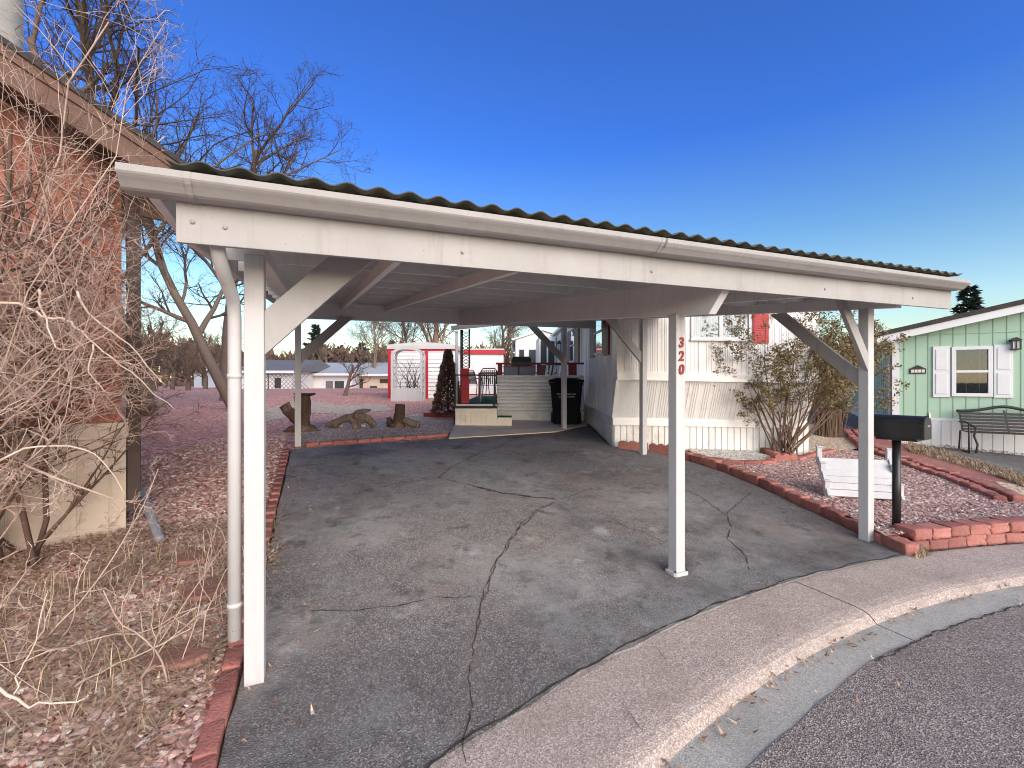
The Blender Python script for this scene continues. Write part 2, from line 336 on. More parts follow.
M['canedk'] = pm('brown_canes', (.14,.085,.062), (.09,.055,.04), 5., .9, .3, 60.)  # brown wood, darkened further to paint shadow into the tangle
M['canelight'] = pm('bleached_cane', (.68,.58,.49), (.55,.45,.36), 5., .85)
M['bush'] = pm('brown_shrub_stems', (.19,.12,.085), (.12,.075,.055), 8., .9)
M['leafolive'] = pm('olive_leaves', (.17,.14,.07), (.23,.175,.075), 14., .7)
M['leafyellow'] = pm('yellow_olive_leaves', (.30,.225,.075), (.20,.155,.06), 12., .75)
M['juniper'] = pm('brown_conifer', (.16,.085,.07), (.10,.055,.045), 12., .95)
M['needles'] = pm('dark_needles', (.016,.028,.020), (.026,.04,.026), 9., .9)
M['curtain'] = pm('white_curtain', (.62,.62,.62), (.52,.52,.53), 6., .9)
M['darkroom'] = pm('dark_room', (.05,.06,.062), (.035,.042,.045), 2., .9)
M['blue'] = pm('pale_blue_siding', (.42,.48,.58), (.36,.42,.52), 2., .6)
M['roll'] = pm('weathered_white_planks', (.60,.61,.64), (.50,.51,.54), 5., .6, .2, 30., dirt=(.56,.55,.55), dscale=4.)
def glassmat(name, tint, ior=1.5, boost=0.):
    m, nt, b = newmat(name); nt.nodes.remove(b); L = nt.links.new
    out = nt.nodes['Material Output']
    tr = nd(nt, 'ShaderNodeBsdfTransparent', i_Color=(*tint, 1)); gl = nd(nt, 'ShaderNodeBsdfGlossy', i_Roughness=.02)
    gl.inputs['Color'].default_value = (.55,.60,.66,1)
    fr = nd(nt, 'ShaderNodeFresnel', i_IOR=ior); ad = nd(nt, 'ShaderNodeMath', operation='ADD', use_clamp=True); ad.inputs[1].default_value = boost
    L(fr.outputs[0], ad.inputs[0]); mx = nd(nt, 'ShaderNodeMixShader'); L(ad.outputs[0], mx.inputs[0]); L(tr.outputs[0], mx.inputs[1]); L(gl.outputs[0], mx.inputs[2])
    L(mx.outputs[0], out.inputs[0]); return m
M['glass'] = glassmat('window_glass', (.80,.82,.82), 1.5, .03)

# ------------------------------------------------------------------ ground
CX, CY, RA, RB, RC = 6.45, -5.3, 9.87, 9.31, 9.07
def ring_mesh(name, prof, mat, a0=0, a1=360, n=360, gaps=(), parent=None, base=False):
    mb = MB(); angs = [a0+(a1-a0)*i/n for i in range(n+1)]
    for i in range(n):
        A, B = angs[i], angs[i+1]
        skip = False
        for g in gaps:
            if A <= g < B: skip = True
        segs = [(A, B)]
        if skip:
            g = [g for g in gaps if A <= g < B][0]
            segs = [(A, g-.028), (g+.028, B)]
        for (p, q) in segs:
            pa = [V((CX+r*math.cos(rad(p)), CY+r*math.sin(rad(p)), z)) for r, z in prof]
            pb = [V((CX+r*math.cos(rad(q)), CY+r*math.sin(rad(q)), z)) for r, z in prof]
            mb.loft(pb, pa)
    o = mb.build(name, mat, parent); return tag(o, kind='structure')
# base terrain: rings around the turning circle, out to the horizon
mb = MB(); rs = [RB+.1, RA-.1, RA]+[RA+.35*i for i in range(1, 90)]
while rs[-1] < 900: rs.append(rs[-1]*1.15)
NA = 240; vs = []
for r in rs:
    for j in range(NA):
        x, y = CX+r*math.cos(2*math.pi*j/NA), CY+r*math.sin(2*math.pi*j/NA)
        vs.append(V((x, y, (gz(x, y)-.035 if r > RA-.05 else -.15))))
fs = []
for i in range(len(rs)-1):
    for j in range(NA):
        k = (j+1) % NA; fs.append((i*NA+j, (i+1)*NA+j, (i+1)*NA+k, i*NA+k))
mb.add(vs, fs, True); tag(mb.build('ground', M['dirt']), kind='structure')
# street, gutter pan, kerb with joints
mb = MB(); n = 200
nz = lambda a: .03*noise.noise(V((a*9, 1, 0)))+.015*noise.noise(V((a*40, 2, 0)))
pts = [V((CX+(RC+nz(a))*math.cos(a), CY+(RC+nz(a))*math.sin(a), -.066)) for a in [2*math.pi*i/600 for i in range(600)]]
mb.add(pts, [tuple(range(600))]); tag(mb.build('street', M['road']), kind='structure')
def ang(px, py, z):
    Y = FX*(CAMZ-z)/(py-HY); return math.degrees(math.atan2(Y-CY, (px-512)/FX*Y-CX))
j1 = ang(846, 602, 0); j2 = ang(405, 760, 0)+0; j0 = j1-(j2-j1)
gaps = [j1, j0, j2+.4, 2*j2-j1]
ring_mesh('gutter_pan', [(RC-.09, -.074), (RB-.02, -.069), (RB, -.067)], M['pan'], gaps=gaps)
kerb = ring_mesh('kerb', [(RA+.02, -.2), (RA+.02, -.004), (RA-.02, .001), (RB+.13, -.004), (RB+.07, -.011), (RB+.03, -.024), (RB+.005, -.045), (RB-.012, -.066), (RB-.03, -.16)], M['concrete'], gaps=gaps)
mb = MB()  # dark soil in the joints
for r0, r1, z in ((RC-.1, RB, -.10), (RB, RA, -.05)):
    for g in gaps[:]:
        a = [(r, z, q) for r, q in ((r0, g-.1), (r1, g-.1), (r1, g+.1), (r0, g+.1))]
        mb.add([V((CX+r*math.cos(rad(q)), CY+r*math.sin(rad(q)), z)) for r, z, q in a], [(0,1,2,3)])
tag(mb.build('kerb_joint_soil', M['crack']), kind='structure')

def densify(poly, step=.15, jit=.0, seed=0):
    rg = random.Random(seed); out = []
    for a, b in zip(poly, poly[1:]+poly[:1]):
        a, b = V(a[:2]), V(b[:2]); k = max(1, int((b-a).length/step)) if step else 1
        for i in range(k):
            p = a.lerp(b, i/k)
            if jit: p = p+V((noise.noise(V((p.x*3, p.y*3, seed))), noise.noise(V((p.x*3, p.y*3, seed+9)))))*jit+V((rg.uniform(-1,1), rg.uniform(-1,1)))*jit*.25
            out.append(p)
    return out
def sheet(name, poly, dz, mat, jit=.0, step=.15, hfun=None, kind='structure', thick=.0, cuts=()):
    P = densify(poly, step, jit, len(name)); tri = tessellate_polygon([[V((p.x, p.y, 0)) for p in P]])
    bm = bmesh.new(); vv = [bm.verts.new((p.x, p.y, 0)) for p in P]
    for t in tri:
        try: bm.faces.new([vv[i] for i in t])
        except ValueError: pass
    nrm = V((-.398, .917, 0))
    for k in [0., 6., 20.]+list(cuts):
        co = UV(0, k); bmesh.ops.bisect_plane(bm, geom=bm.verts[:]+bm.edges[:]+bm.faces[:], plane_co=co, plane_no=nrm, dist=1e-5)
    bmesh.ops.recalc_face_normals(bm, faces=bm.faces)
    for v in bm.verts: v.co.z = (hfun or gz)(v.co.x, v.co.y)+dz
    for f in bm.faces:
        f.normal_update()
        if f.normal.z < 0: f.normal_flip()
    if thick:
        be = [e for e in bm.edges if len(e.link_faces) == 1]
        r = bmesh.ops.extrude_edge_only(bm, edges=be)
        for v in r['geom']:
            if isinstance(v, bmesh.types.BMVert): v.co.z -= thick
    me = bpy.data.meshes.new(name); bm.to_mesh(me); bm.free(); me.materials.append(mat)
    o = bpy.data.objects.new(name, me); COL.objects.link(o); WM[o.name] = Matrix.Identity(4)
    return tag(o, kind=kind)
G = gpix
arc = lambda p, q, r, k=14: [(CX+r*math.cos(rad(p+(q-p)*i/k)), CY+r*math.sin(rad(p+(q-p)*i/k))) for i in range(k+1)]
aL, aR = math.degrees(math.atan2(1.35-CY, -1.0-CX)), math.degrees(math.atan2(4.3-CY, 3.75-CX))
left_edge = [tuple(UV(-.06, v)[:2]) for v in (5.35, 4, 2, 0)]+[tuple(UV(-.10, -.9)[:2])]
drive_poly = left_edge+arc(aL, aR, RA+.0)+[G(868, 540), G(838, 525), G(800, 508), G(760, 488), G(715, 470), G(676, 458), G(645, 451), (1.9, 8.40), (1.82, 8.6), (1.80, 10.6)]+[G(556, 432.5), G(498, 436), G(452, 439), G(410, 442), G(350, 445.5)]
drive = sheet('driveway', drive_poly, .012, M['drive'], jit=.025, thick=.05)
# gravel lots
left_lot = [tuple(UV(-.10, v)[:2]) for v in (-1.3, 0, 2, 4, 5.4)]+[G(350, 445), G(410, 441.5), G(449, 439), (-.9, 10.6), (-1.3, 11.4), (-1.3, 18), (3.6, 30), (3.6, 55), (-60, 55), (-30, 5), (-9, 0)]+arc(165, 145, RA+.02, 6)
sheet('gravel_lot', left_lot, -.008, M['redgravel'], step=0)
sheet('gravel_strip', [G(300, 447), G(350, 443), G(410, 439.5), G(449, 437), (-1.32, 11.2), G(440, 420), G(420, 413), G(385, 420), G(330, 425), G(300, 432)], .002, M['mixgravel'], jit=.1)
sheet('pale_gravel_patch', [G(262, 410), G(300, 400), G(340, 405), G(385, 404), G(392, 410), G(350, 414), G(310, 413), G(268, 421)], .001, M['greygravel'], jit=.25)
sheet('concrete_pad', [G(449, 439.5), G(498, 436.5), G(556, 432.8), (1.75, 10.55), (1.8, 11.3), (-1.3, 11.3), (-1.3, 10.3)], .03, M['pad'], jit=.01, thick=.06)
# cracks of the driveway: narrow dirt-filled lines lying in the asphalt
def crack(pix, w, mat, seed, name='crack', par=None, zf=None, xy=False):
    P = [V(p) if xy else V(G(*p)) for p in pix]; Q = []; zf = zf or (lambda x, y: gz(x, y)+.0155)
    for a, b in zip(P, P[1:]):
        k = max(2, int((b-a).length/.035))
        for i in range(k): Q.append(a.lerp(b, i/k))
    Q.append(P[-1]); rg = random.Random(seed); mb = MB(); vs = []
    for i, p in enumerate(Q):
        d = (Q[min(i+1, len(Q)-1)]-Q[max(i-1, 0)]).normalized(); s_ = V((-d.y, d.x))
        off = noise.noise(V((i*.16, seed, 0)))*.035+noise.noise(V((i*.7, seed, 5)))*.014
        ww = w*max(.08, .6+.9*noise.noise(V((i*.35, seed, 8)))+rg.uniform(-.25, .25))
        if i in (0, len(Q)-1): ww *= .1
        for sg in (-1, 1):
            q = p+s_*(off+sg*ww/2); vs.append(V((q.x, q.y, zf(q.x, q.y))))
    mb.add(vs, [(2*i, 2*i+2, 2*i+3, 2*i+1) for i in range(len(Q)-1)])
    return mb.build(name, mat, par or drive)
cr1 = [(466, 768), (470, 690), (474, 640), (482, 600), (492, 570), (508, 543), (520, 527), (538, 510), (556, 502)]
crack(cr1, .010, M['crack'], 1); crack([(p[0]+1.5, p[1]+1) for p in cr1[2:]], .016, M['cracklight'], 2)
crack([(556, 502), (590, 490), (640, 494)], .012, M['crack'], 3)
crack([(436, 478), (470, 486), (500, 493), (530, 498), (556, 500)], .018, M['crack'], 4); crack([(470, 487), (500, 494), (556, 501)], .05, M['cracklight'], 5)
crack([(436, 480), (455, 466), (478, 455), (500, 447), (520, 437)], .018, M['crack'], 6)
crack([(300, 476), (340, 474), (390, 477), (436, 480)], .013, M['crack'], 7)
crack([(350, 496), (400, 484), (436, 480)], .013, M['crack'], 8)
crack([(420, 442), (440, 450), (478, 455)], .014, M['crack'], 9)
crack([(751, 494), (740, 503), (727, 514), (731, 528), (727, 540), (742, 553), (752, 572)], .014, M['crack'], 10)
crack([(310, 612), (350, 613), (390, 608), (440, 600), (482, 598)], .012, M['crack'], 11)
crack([(680, 489), (700, 497), (725, 516)], .012, M['crack'], 12)
crack([(556, 502), (600, 520), (640, 532), (668, 545)], .008, M['crack'], 13)

crack(arc(aL, aR, RA+.012, 60), .022, M['crack'], 14, 'tar_seam', xy=True);
crack(arc(aL-20, aR-30, RC-.005, 160), .018, M['crack'], 16, 'tar_seam', kerb, lambda x, y: -.060, True)
KZ = lambda x, y: .003
for pp, sd_ in (([(618, 699), (632, 717), (646, 735)], 20), ([(655, 647), (668, 662)], 22)): crack(pp, .0035, M['crack2'], sd_, 'crack', kerb, KZ)
# ------------------------------------------------------------------ plants: growth
def grow(rg, mbs, p, d, L, r, lvl, spec):
    cut = False
    mx = spec['levels']; n = spec['seg'][lvl]; pts = [V(p)]; dirs = []; dd = V(d).normalized(); step = L/n
    for i in range(n):
        if 'clip' in spec and i and spec['clip'](pts[-1], lvl): cut = True; break
        w = spec['wander'][lvl]
        dd = (dd+V((rg.gauss(0, w), rg.gauss(0, w), rg.gauss(0, w)))+V((0, 0, spec['up'][lvl]))).normalized()
        pts.append(pts[-1]+dd*step); dirs.append(dd)
    n = len(pts)-1; tip = .08 if cut else spec['tip'][lvl]
    rr = [r*(1-(1-tip)*i/n) for i in range(n+1)]
    mbs[0 if lvl <= spec['split'] else 1].tube(pts, rr, spec['sides'][lvl], cap=False)
    if 'leaf' in spec and lvl >= spec['leaflvl']:
        for q in pts[1:]:
            for _ in range(spec['leaf']):
                spec['leaffn'](q, rg)
    if lvl >= mx: return
    for k in range(spec['kids'][lvl]):
        t = spec['from'][lvl]+(1-spec['from'][lvl])*(k+rg.random())/spec['kids'][lvl]
        i = min(int(t*n), n-1); q = pts[i].lerp(pts[i+1], t*n-i); b = dirs[i]
        a = rg.uniform(*spec['angle'][lvl]); ax = b.orthogonal().normalized(); ax.rotate(Matrix.Rotation(rg.uniform(0, 6.283), 3, b))
        cd = (b*math.cos(a)+ax*math.sin(a))
        ri = rr[i]*rg.uniform(*spec['rk'])
        grow(rg, mbs, q, cd, L*spec['ratio'][lvl]*rg.uniform(.6, 1.15)*(1.15-.55*t), max(ri, spec['rmin']), lvl+1, spec)
TREE = dict(levels=4, seg=[7,6,6,5,4], wander=[.10,.14,.17,.2,.22], up=[.02,.05,.05,.04,.03], tip=[.4,.25,.25,.25,.3], split=1, sides=[9,6,4,3,3],
            kids=[8,8,8,6], angle=[(.5,1.0),(.5,1.0),(.45,1.0),(.4,1.0)], ratio=[.62,.58,.52,.5], rk=(.4,.65), rmin=.006)
TREE['from'] = [.3,.2,.15,.1]
def bare_tree(name, label, loc, d, L, r, seed, spec=TREE, mats=('bark', 'twig'), group=None, limbs=()):
    o = thing(name, label, 'tree', loc, 0, group); rg = random.Random(seed); a, b = MB(), MB()
    grow(rg, (a, b), V(loc)-V((0, 0, .15)), d, L, r, 0, spec)
    for (p, dd, l, rr) in limbs: grow(rg, (a, b), p, dd, l, rr, 1, spec)
    a.build('trunk', M[mats[0]], o); b.build('crown', M[mats[1]], o); return o
def leafadder(mb, size, colf=None, lift=.0):
    def f(q, rg):
        c = q+V((rg.gauss(0, size), rg.gauss(0, size), rg.gauss(0, size)+lift)); s_ = size*rg.uniform(.5, 1.2)
        a = V((rg.gauss(0,1), rg.gauss(0,1), rg.gauss(0,1))).normalized(); b = a.orthogonal().normalized(); b.rotate(Matrix.Rotation(rg.uniform(0,6.28), 3, a)); e = a.cross(b)
        mb.add([c-b*s_, c-e*s_*.45+a*s_*.12, c+b*s_, c+e*s_*.45+a*s_*.12], [(0,1,2,3)])
    return f
# ------------------------------------------------------------------ carport
rf = lambda u, v: .018*u+.1*v
car = thing('carport', 'white timber carport with corrugated dark roof standing over the asphalt driveway', 'carport', UV(2.7, 2.8, gz(*UV(2.7, 2.8)[:2])), math.atan2(.398, .917))
def W(u, v, z): return UV(u, v, z)                       # level
def S(u, v, z): return UV(u, v, z+rf(u, v))               # follows the roof's fall
def sbox(mb, u0, u1, v0, v1, z0, z1): mb.box(u0, u1, v0, v1, z0, z1, warp=S)
def post(u, v, ztop, w=.094, plate=True, lab=None):
    g = gz(*UV(u, v)[:2])+.01; mb = MB(); h = w/2
    mb.box(u-h, u+h, v-h, v+h, g, ztop, fr=lambda a, b, c: UV(a, b, c))
    p = mb.build('post', M['white'], car, .006)
    if lab: p['label'] = lab
    if plate:
        mb = MB(); k = .085; P = [(k*math.cos(q), k*.8*math.sin(q)) for q in [i*math.pi/8+.2 for i in range(16)]]
        P = [(max(-.075, min(.075, a*1.25)), max(-.068, min(.068, b*1.25))) for a, b in P]
        mb.prism([UV(u+a, v+b, g-.004) for a, b in P], (0, 0, .032)); bp = mb.build('base_plate', M['white'], p, .005)
        mb = MB()
        for a, b in ((-.06, -.05), (.06, -.05), (-.06, .05), (.06, .05)): mb = MB(); mb.lathe([(.008, 0), (.008, .01), (.004, .014)], UV(u+a, v+b, g+.028), 8); mb.build('bolt', M['blackm'], p)
    return p
BB = 2.08
post(0, 0, 2.27, plate=False)
p320 = post(3.035, .13, BB+rf(3, .13)+.01, lab='post carrying the red house number')
post(5.38, 0, 2.24+rf(5.4, 0), plate=False)
post(5.52, 3.55, 2.24+rf(5.4, 3.55), plate=False); post(5.31, 5.92, 2.12+rf(5.4, 5.9), plate=False); post(.03, 5.55, 2.265+rf(0, 5.55), plate=False)
# lathed foot sleeve on the two front posts
for (u, v) in ((0, 0), (5.38, 0)):
    pass
def beamv(name, u, v0, v1, z0, z1, w, mat=M['beam'], cut=0.0, skew=0.0):
    mb = MB(); h = w/2; P = [(v0, z1), (v0-.0, z1-.05), (v0+cut, z0), (v1, z0), (v1, z1)] if cut else [(v0, z1), (v0, z0), (v1, z0), (v1, z1)]
    K = lambda v: skew*(v+.4)/6.3
    mb.prism([S(u-h+K(v), v, z) for v, z in P], S(u+h, 0, 0)-S(u-h, 0, 0)); return mb.build(name, M['under'], car, .004)
beamv('beam', -.0, .05, 5.98, 2.265, 2.35, .09); beamv('beam', 3.06, -.38, 5.85, BB, 2.35, .075, cut=.16, skew=-.18); beamv('beam', 5.38, -.28, 6.0, 2.235, 2.35, .09)
mb = MB(); sbox(mb, -.2, 5.9, 5.62, 5.70, 2.10, 2.535); mb.build('rear_beam', M['under'], car, .004)
mb = MB(); sbox(mb, -.2, 5.9, 3.48, 3.53, 2.2, 2.352)
for u in (.72, 1.45, 4.2): beamv('rafter', u, -.37, 5.60, 2.275, 2.372, .045, M['under'])
for k in range(10):
    v = -.30+.655*k; mb = MB(); sbox(mb, -.24 if k == 0 else -.30, 5.92, v-.02, v+.02, 2.376, 2.49); mb.build('purlin', M['under'], car)
for u in (-.33, 5.95):
    mb = MB(); mb.prism([S(u-.02, v, z) for v, z in ((-.40, 2.42), (.15, 2.335), (6.12, 2.335), (6.12, 2.515), (-.40, 2.515))], S(u+.02, 0, 0)-S(u-.02, 0, 0)); mb.build('rake_board', M['under'], car, .003)
# soffit boards closing the overhang behind the gutter
mb = MB(); sbox(mb, -.24, 5.92, -.378, -.33, 2.30, 2.372); mb.build('nailer', M['under'], car)
fas = MB(); sbox(fas, -.25, 5.97, -.425, -.385, 2.243, 2.540); fas = fas.build('fascia', M['beam'], car, .003)
mb = MB()
for u, z in ((-.19, 2.335), (-.07, 2.325), (1.02, 2.32), (2.3, 2.32), (4.05, 2.315), (5.3, 2.315)):
    o = S(u, -.425, z); d = -V((-.398, .917, 0))
    mb.tube([o, o+d*.006, o+d*.010], [.010, .009, .004], 10); mb.build('bolt', M['bolt'], fas); mb = MB()
mb = MB(); sbox(mb, -.31, 5.95, -.445, -.428, 2.475, 2.545); mb.build('roof_trim', M['roof_board'], car, .002)
# K profile gutter, hung from the fascia, in three lengths with lapped joints
gprof = [(-.428, 2.470), (-.428, 2.424), (-.500, 2.422), (-.514, 2.428), (-.524, 2.437), (-.538, 2.449), (-.551, 2.459), (-.561, 2.468), (-.566, 2.475), (-.566, 2.502), (-.556, 2.505), (-.556, 2.496), (-.551, 2.495), (-.551, 2.470), (-.53, 2.456), (-.512, 2.440), (-.50, 2.432), (-.436, 2.434), (-.436, 2.470)]
gut = None
cutsu = [-.405, 2.28, 4.52, 5.97]; mb = MB()
for i, (a, b) in enumerate(zip(cutsu, cutsu[1:])):
    e = .0 if i % 2 == 0 else .003
    def pr(u, e=e): return [S(u, v-e*(v < -.5), z-e*(z < 2.46)+.0) - V((0, 0, .1*v+.043)) + V((0,0,.043+.1*-.5)) for v, z in gprof]
    mb.loft(pr(a-(.02 if i else 0)), pr(b), closed=True, caps=True)
gut = mb.build('gutter', M['gutter'], car)
outer = [p for p in gprof[:10]]
for ua, ub in ((-.409, -.405), (5.97, 5.974)):
    mb = MB(); mb.prism([S(ua, v, z)-V((0,0,.1*v))+V((0,0,-.05)) for v, z in outer], S(ub, 0, 0)-S(ua, 0, 0)); mb.build('end_cap', M['gutter'], gut)
for u in (-.19, 2.28, 4.52):
    def pr2(u): return [S(u, v-.003*(v < -.45), z-.003*(z < 2.46))-V((0,0,.1*v))+V((0,0,-.05)) for v, z in outer[1:]]
    mb = MB(); mb.loft(pr2(u), pr2(u+.022)); mb.build('lap_joint', M['gutter'], gut)
# downspout: outlet under the gutter, back to the post, and down
mb = MB(); r_ = .032; uo = -.094; vo = .0
zt = 2.31
dpts = [UV(uo-.02, -.345, zt-.02), UV(uo-.02, -.335, zt-.10), UV(uo-.015, -.30, zt-.15), UV(uo-.01, -.22, zt-.20), UV(uo, -.07, zt-.275), UV(uo, -.02, zt-.32), UV(uo, vo, zt-.38), UV(uo, vo, zt-.55), UV(uo, vo, .25)]
def ds(q): return q
vs = []; n = 12
mb.tube(dpts, r_, 12)
dsp = mb.build('downspout', M['white'], gut)
for z in (1.62, .42):
    mb = MB(); mb.tube([UV(uo, vo, z), UV(uo, vo, z+.022)], r_+.004, 12); mb.build('strap', M['white'], gut)
# braces
def brace(o, d, run, z0, z1, h, w=.04, mat='beam'):
    """board cut plumb where it meets the post: o foot on the post face, d direction along the plan, rising to z1"""
    o = V(o); d = V(d).normalized(); side = V((-d.y, d.x, 0))*w; k = (z1-z0)/run; vt = h*math.sqrt(1+k*k)
    P = [V((0, 0, z0-vt/2)), V((0, 0, z0+vt/2)), d*(run-vt/2/k)+V((0, 0, z1)), d*(run+vt/2/k)+V((0, 0, z1))]
    mb = MB(); mb.prism([V((o.x, o.y, 0))-side/2+p for p in P], side); return mb.build('brace', M[mat], car, .003)
U_, V_ = V((.917, .398, 0)), V((-.398, .917, 0))
brace(UV(.048, -.025), U_, .50, 1.86, 2.37, .165)
brace(UV(5.332, -.025), -U_, .42, 1.80, 2.42, .10)
brace(UV(5.38, .048), V_, .90, 1.62, 2.42, .125)
brace(UV(.078, 5.56), U_, .72, 2.02, 2.72, .15)
brace(UV(5.47, 3.55), -U_, .80, 2.02, 2.80, .14)
brace(UV(5.26, 5.92), -U_, .80, 2.12, 2.86, .14)
# corrugated sheets
mb = MB(); lam = .146; n = int(6.36/lam*8)
def sheetpt(u, v, up=0.0): return S(u, v, 2.564+.0125*math.cos(2*math.pi*u/lam)+.006*noise.noise(V((u*1.3, v, 3)))+up)
us = [-.27+6.26*i/n for i in range(n+1)]; rows = [-.50, .8, 2.2, 3.6, 5.0, 6.25]
vs = []; 
for up in (0, .007):
    for v in rows: vs += [sheetpt(u, v+(.012*noise.noise(V((int((u+.27)/.8)*3.7, 0, 1))) if v == -.5 else 0), up) for u in us]
k = n+1; m_ = len(rows); fs = []
for i in range(m_-1):
    for j in range(n):
        a = i*k+j; fs.append((a, a+k, a+k+1, a+1)); b = a+m_*k; fs.append((b, b+1, b+k+1, b+k))
for j in range(n): fs.append((j, j+1, j+1+m_*k, j+m_*k)); q = (m_-1)*k+j; fs.append((q, q+m_*k, q+1+m_*k, q+1))
mb.add(vs, fs, True); mb.build('corrugated_roof', M['roof'], car)
# numerals on the post
for ch, z in (('3', 1.885), ('2', 1.775), ('0', 1.665)):
    cu = bpy.data.curves.new('digit', 'FONT'); cu.body = ch; cu.size = .112; cu.extrude = .004; cu.align_x = 'CENTER'; cu.shear = .12; cu.offset = .0035
    o = bpy.data.objects.new('house_number_digit', cu); COL.objects.link(o); cu.materials.append(M['digit'])
    o.parent = p320; Mw = Matrix.Translation(UV(3.035, .13-.0475-.004, z)) @ Matrix.Rotation(math.atan2(.398, .917), 4, 'Z') @ Matrix.Rotation(rad(90), 4, 'X')
    me = bpy.data.meshes.new_from_object(o.evaluated_get(bpy.context.evaluated_depsgraph_get())); bpy.data.objects.remove(o)
    o = bpy.data.objects.new('house_number_digit', me); COL.objects.link(o); o.parent = p320; me.materials.clear(); me.materials.append(M['digit'])
    o.matrix_local = WM[p320.name].inverted() @ Mw

# ------------------------------------------------------------------ mobile home
HX0, HX1 = 1.89, 5.5
def H(x, y, z): return V((x, y, z+.02*(y-8.45)-.018*(x-1.85)))
home = thing('mobile_home', 'white ribbed mobile home with red shutters behind the carport', 'house', (3.7, 17, .9))
def hb(mb, x0, x1, y0, y1, z0, z1): mb.box(x0, x1, y0, y1, z0, z1, warp=H)
mb = MB(); prof = [(8.45, .80), (8.45, .93), (8.12, 1.66), (8.12, 3.40), (26.2, 3.40), (26.2, .80)]
mb.prism([H(HX0, y, z) for y, z in prof], H(HX1, 0, 0)-H(HX0, 0, 0)); wall = mb.build('wall', M['siding'], home, .01)
rg = random.Random(3); mb = MB(); x = HX0+.05
while x < HX1-.05:                                       # ribs of the upper and the raked panel
    if rg.random() < .86:
        hb(mb, x-.006, x+.006, 8.112, 8.125, 1.80, 3.38)
        a, b = H(x, 8.445, .94), H(x, 8.125, 1.645); mb.bar(a, b, .011, .014, (0, -1, .3))
    x += .042
x = 8.6
while x < 26:
    mb.box(HX0-.008, HX0+.01, x-.006, x+.006, .96, 3.38, warp=H); x += rg.choice((.10, .10, .20))
for x in (2.75, 3.35, 4.6): hb(mb, x-.008, x+.008, 8.108, 8.125, 1.80, 3.38)
mb.build('ribs', M['siding'], wall)
mb = MB(); hb(mb, HX0-.012, HX1+.012, 8.085, 8.13, 1.655, 1.79); hb(mb, HX0-.012, HX1+.012, 8.06, 8.10, 1.645, 1.672)
hb(mb, HX0-.015, HX1+.015, 8.425, 8.47, .80, .935); hb(mb, HX0-.016, HX0+.02, 8.475, 26.1, .80, .95)
mb.bar(H(HX0-.005, 8.46, .94), H(HX0-.005, 8.105, 1.655), .05, .05); mb.box(HX0-.015, HX0+.05, 8.1, 8.16, 1.795, 3.4, warp=H)
mb.build('trim_band', M['siding'], wall, .003)
mb = MB(); hb(mb, HX0+.02, HX1-.02, 8.49, 26.0, -.3, .80)
x = HX0+.03
while x < HX1-.03: hb(mb, x, x+.085, 8.470, 8.50, -.2, .80); x += .118
y = 8.52
while y < 26: mb.box(HX0+.002, HX0+.03, y, y+.085, 0, .80, warp=H); y += .118
mb.build('skirting', M['skirting'], home)
mb = MB(); mb.box(HX0-.12, HX1+.12, 7.95, 26.4, 3.40, 3.50, warp=H); mb.prism([H(HX0-.1, 7.97, 3.5), H((HX0+HX1)/2, 7.97, 3.72), H(HX1+.1, 7.97, 3.5)], H(0, 26.3, 0)-H(0, 7.97, 0)); mb.build('roof', M['vent'], home)
def window_y(x0, x1, z0, z1, y, split=True, mat='trim'):
    mb = MB(); f = .045
    for a in ((x0, x1, z0, z0+f), (x0, x1, z1-f, z1), (x0, x0+f, z0+f, z1-f), (x1-f, x1, z0+f, z1-f)): mb.box(a[0], a[1], y-.035, y+.02, a[2], a[3], warp=H)
    if split: mb.box((x0+x1)/2-.035, (x0+x1)/2+.035, y-.03, y+.02, z0+f, z1-f, warp=H)
    mb.box(x0-.02, x1+.02, y-.06, y+.02, z0-.03, z0-.001, warp=H)
    w = mb.build('window', M[mat], home, .003)
    mb = MB(); mb.box(x0+f, x1-f, y-.012, y-.008, z0+f, z1-f, warp=H); mb.build('pane', M['glass'], w)
    mb = MB(); n = 60; vs = []
    for i in range(n+1):
        xx = x0+f+(x1-x0-2*f)*i/n; yy = y-.002+.0035*math.sin(i*1.3)
        vs += [H(xx, yy, z0+f), H(xx, yy, z1-f)]
    mb.add(vs, [(2*i, 2*i+2, 2*i+3, 2*i+1) for i in range(n)], True); mb.build('curtain', M['curtain'], w)
    return w
def shutter(mb, x0, x1, z0, z1, y, warp):
    mb.box(x0, x1, y-.03, y, z0, z1, warp=warp)
    z = z0+.06
    while z < z1-.05: mb.box(x0+.02, x1-.02, y-.04, y-.029, z, z+.018, warp=warp); z += .04
window_y(3.20, 4.27, 2.40, 3.22, 8.115)
mb = MB(); shutter(mb, 4.31, 4.585, 2.35, 3.25, 8.115, H); mb.build('shutter', M['red'], home).__setitem__('label', 'bright red louvred shutter')
HS = lambda y, x, z: H(HX0+x, y, z)                        # the long side, y along it
def window_side(y0, y1, z0, z1, s0, s1):
    mb = MB(); f = .05
    for a in ((y0, y1, z0, z0+f), (y0, y1, z1-f, z1), (y0, y0+f, z0+f, z1-f), (y1-f, y1, z0+f, z1-f), (y0+f, y1-f, (z0+z1)/2-.02, (z0+z1)/2+.02)):
        mb.box(a[0], a[1], -.035, .02, a[2], a[3], warp=HS)
    w = mb.build('window', M['trim'], home)
    mb = MB(); mb.box(y0+f, y1-f, -.012, -.008, z0+f, z1-f, warp=HS); mb.build('pane', M['glass'], w)
    mb = MB(); mb.box(y0+f, y1-f, -.004, -.001, z0+f, z1-f, warp=HS); mb.build('blind', M['darkroom'], w)
    for a in (s0, s1):
        mb = MB(); shutter(mb, a[0], a[1], z0-.05, z1, 0, HS); mb.build('shutter', M['dkred'], home)
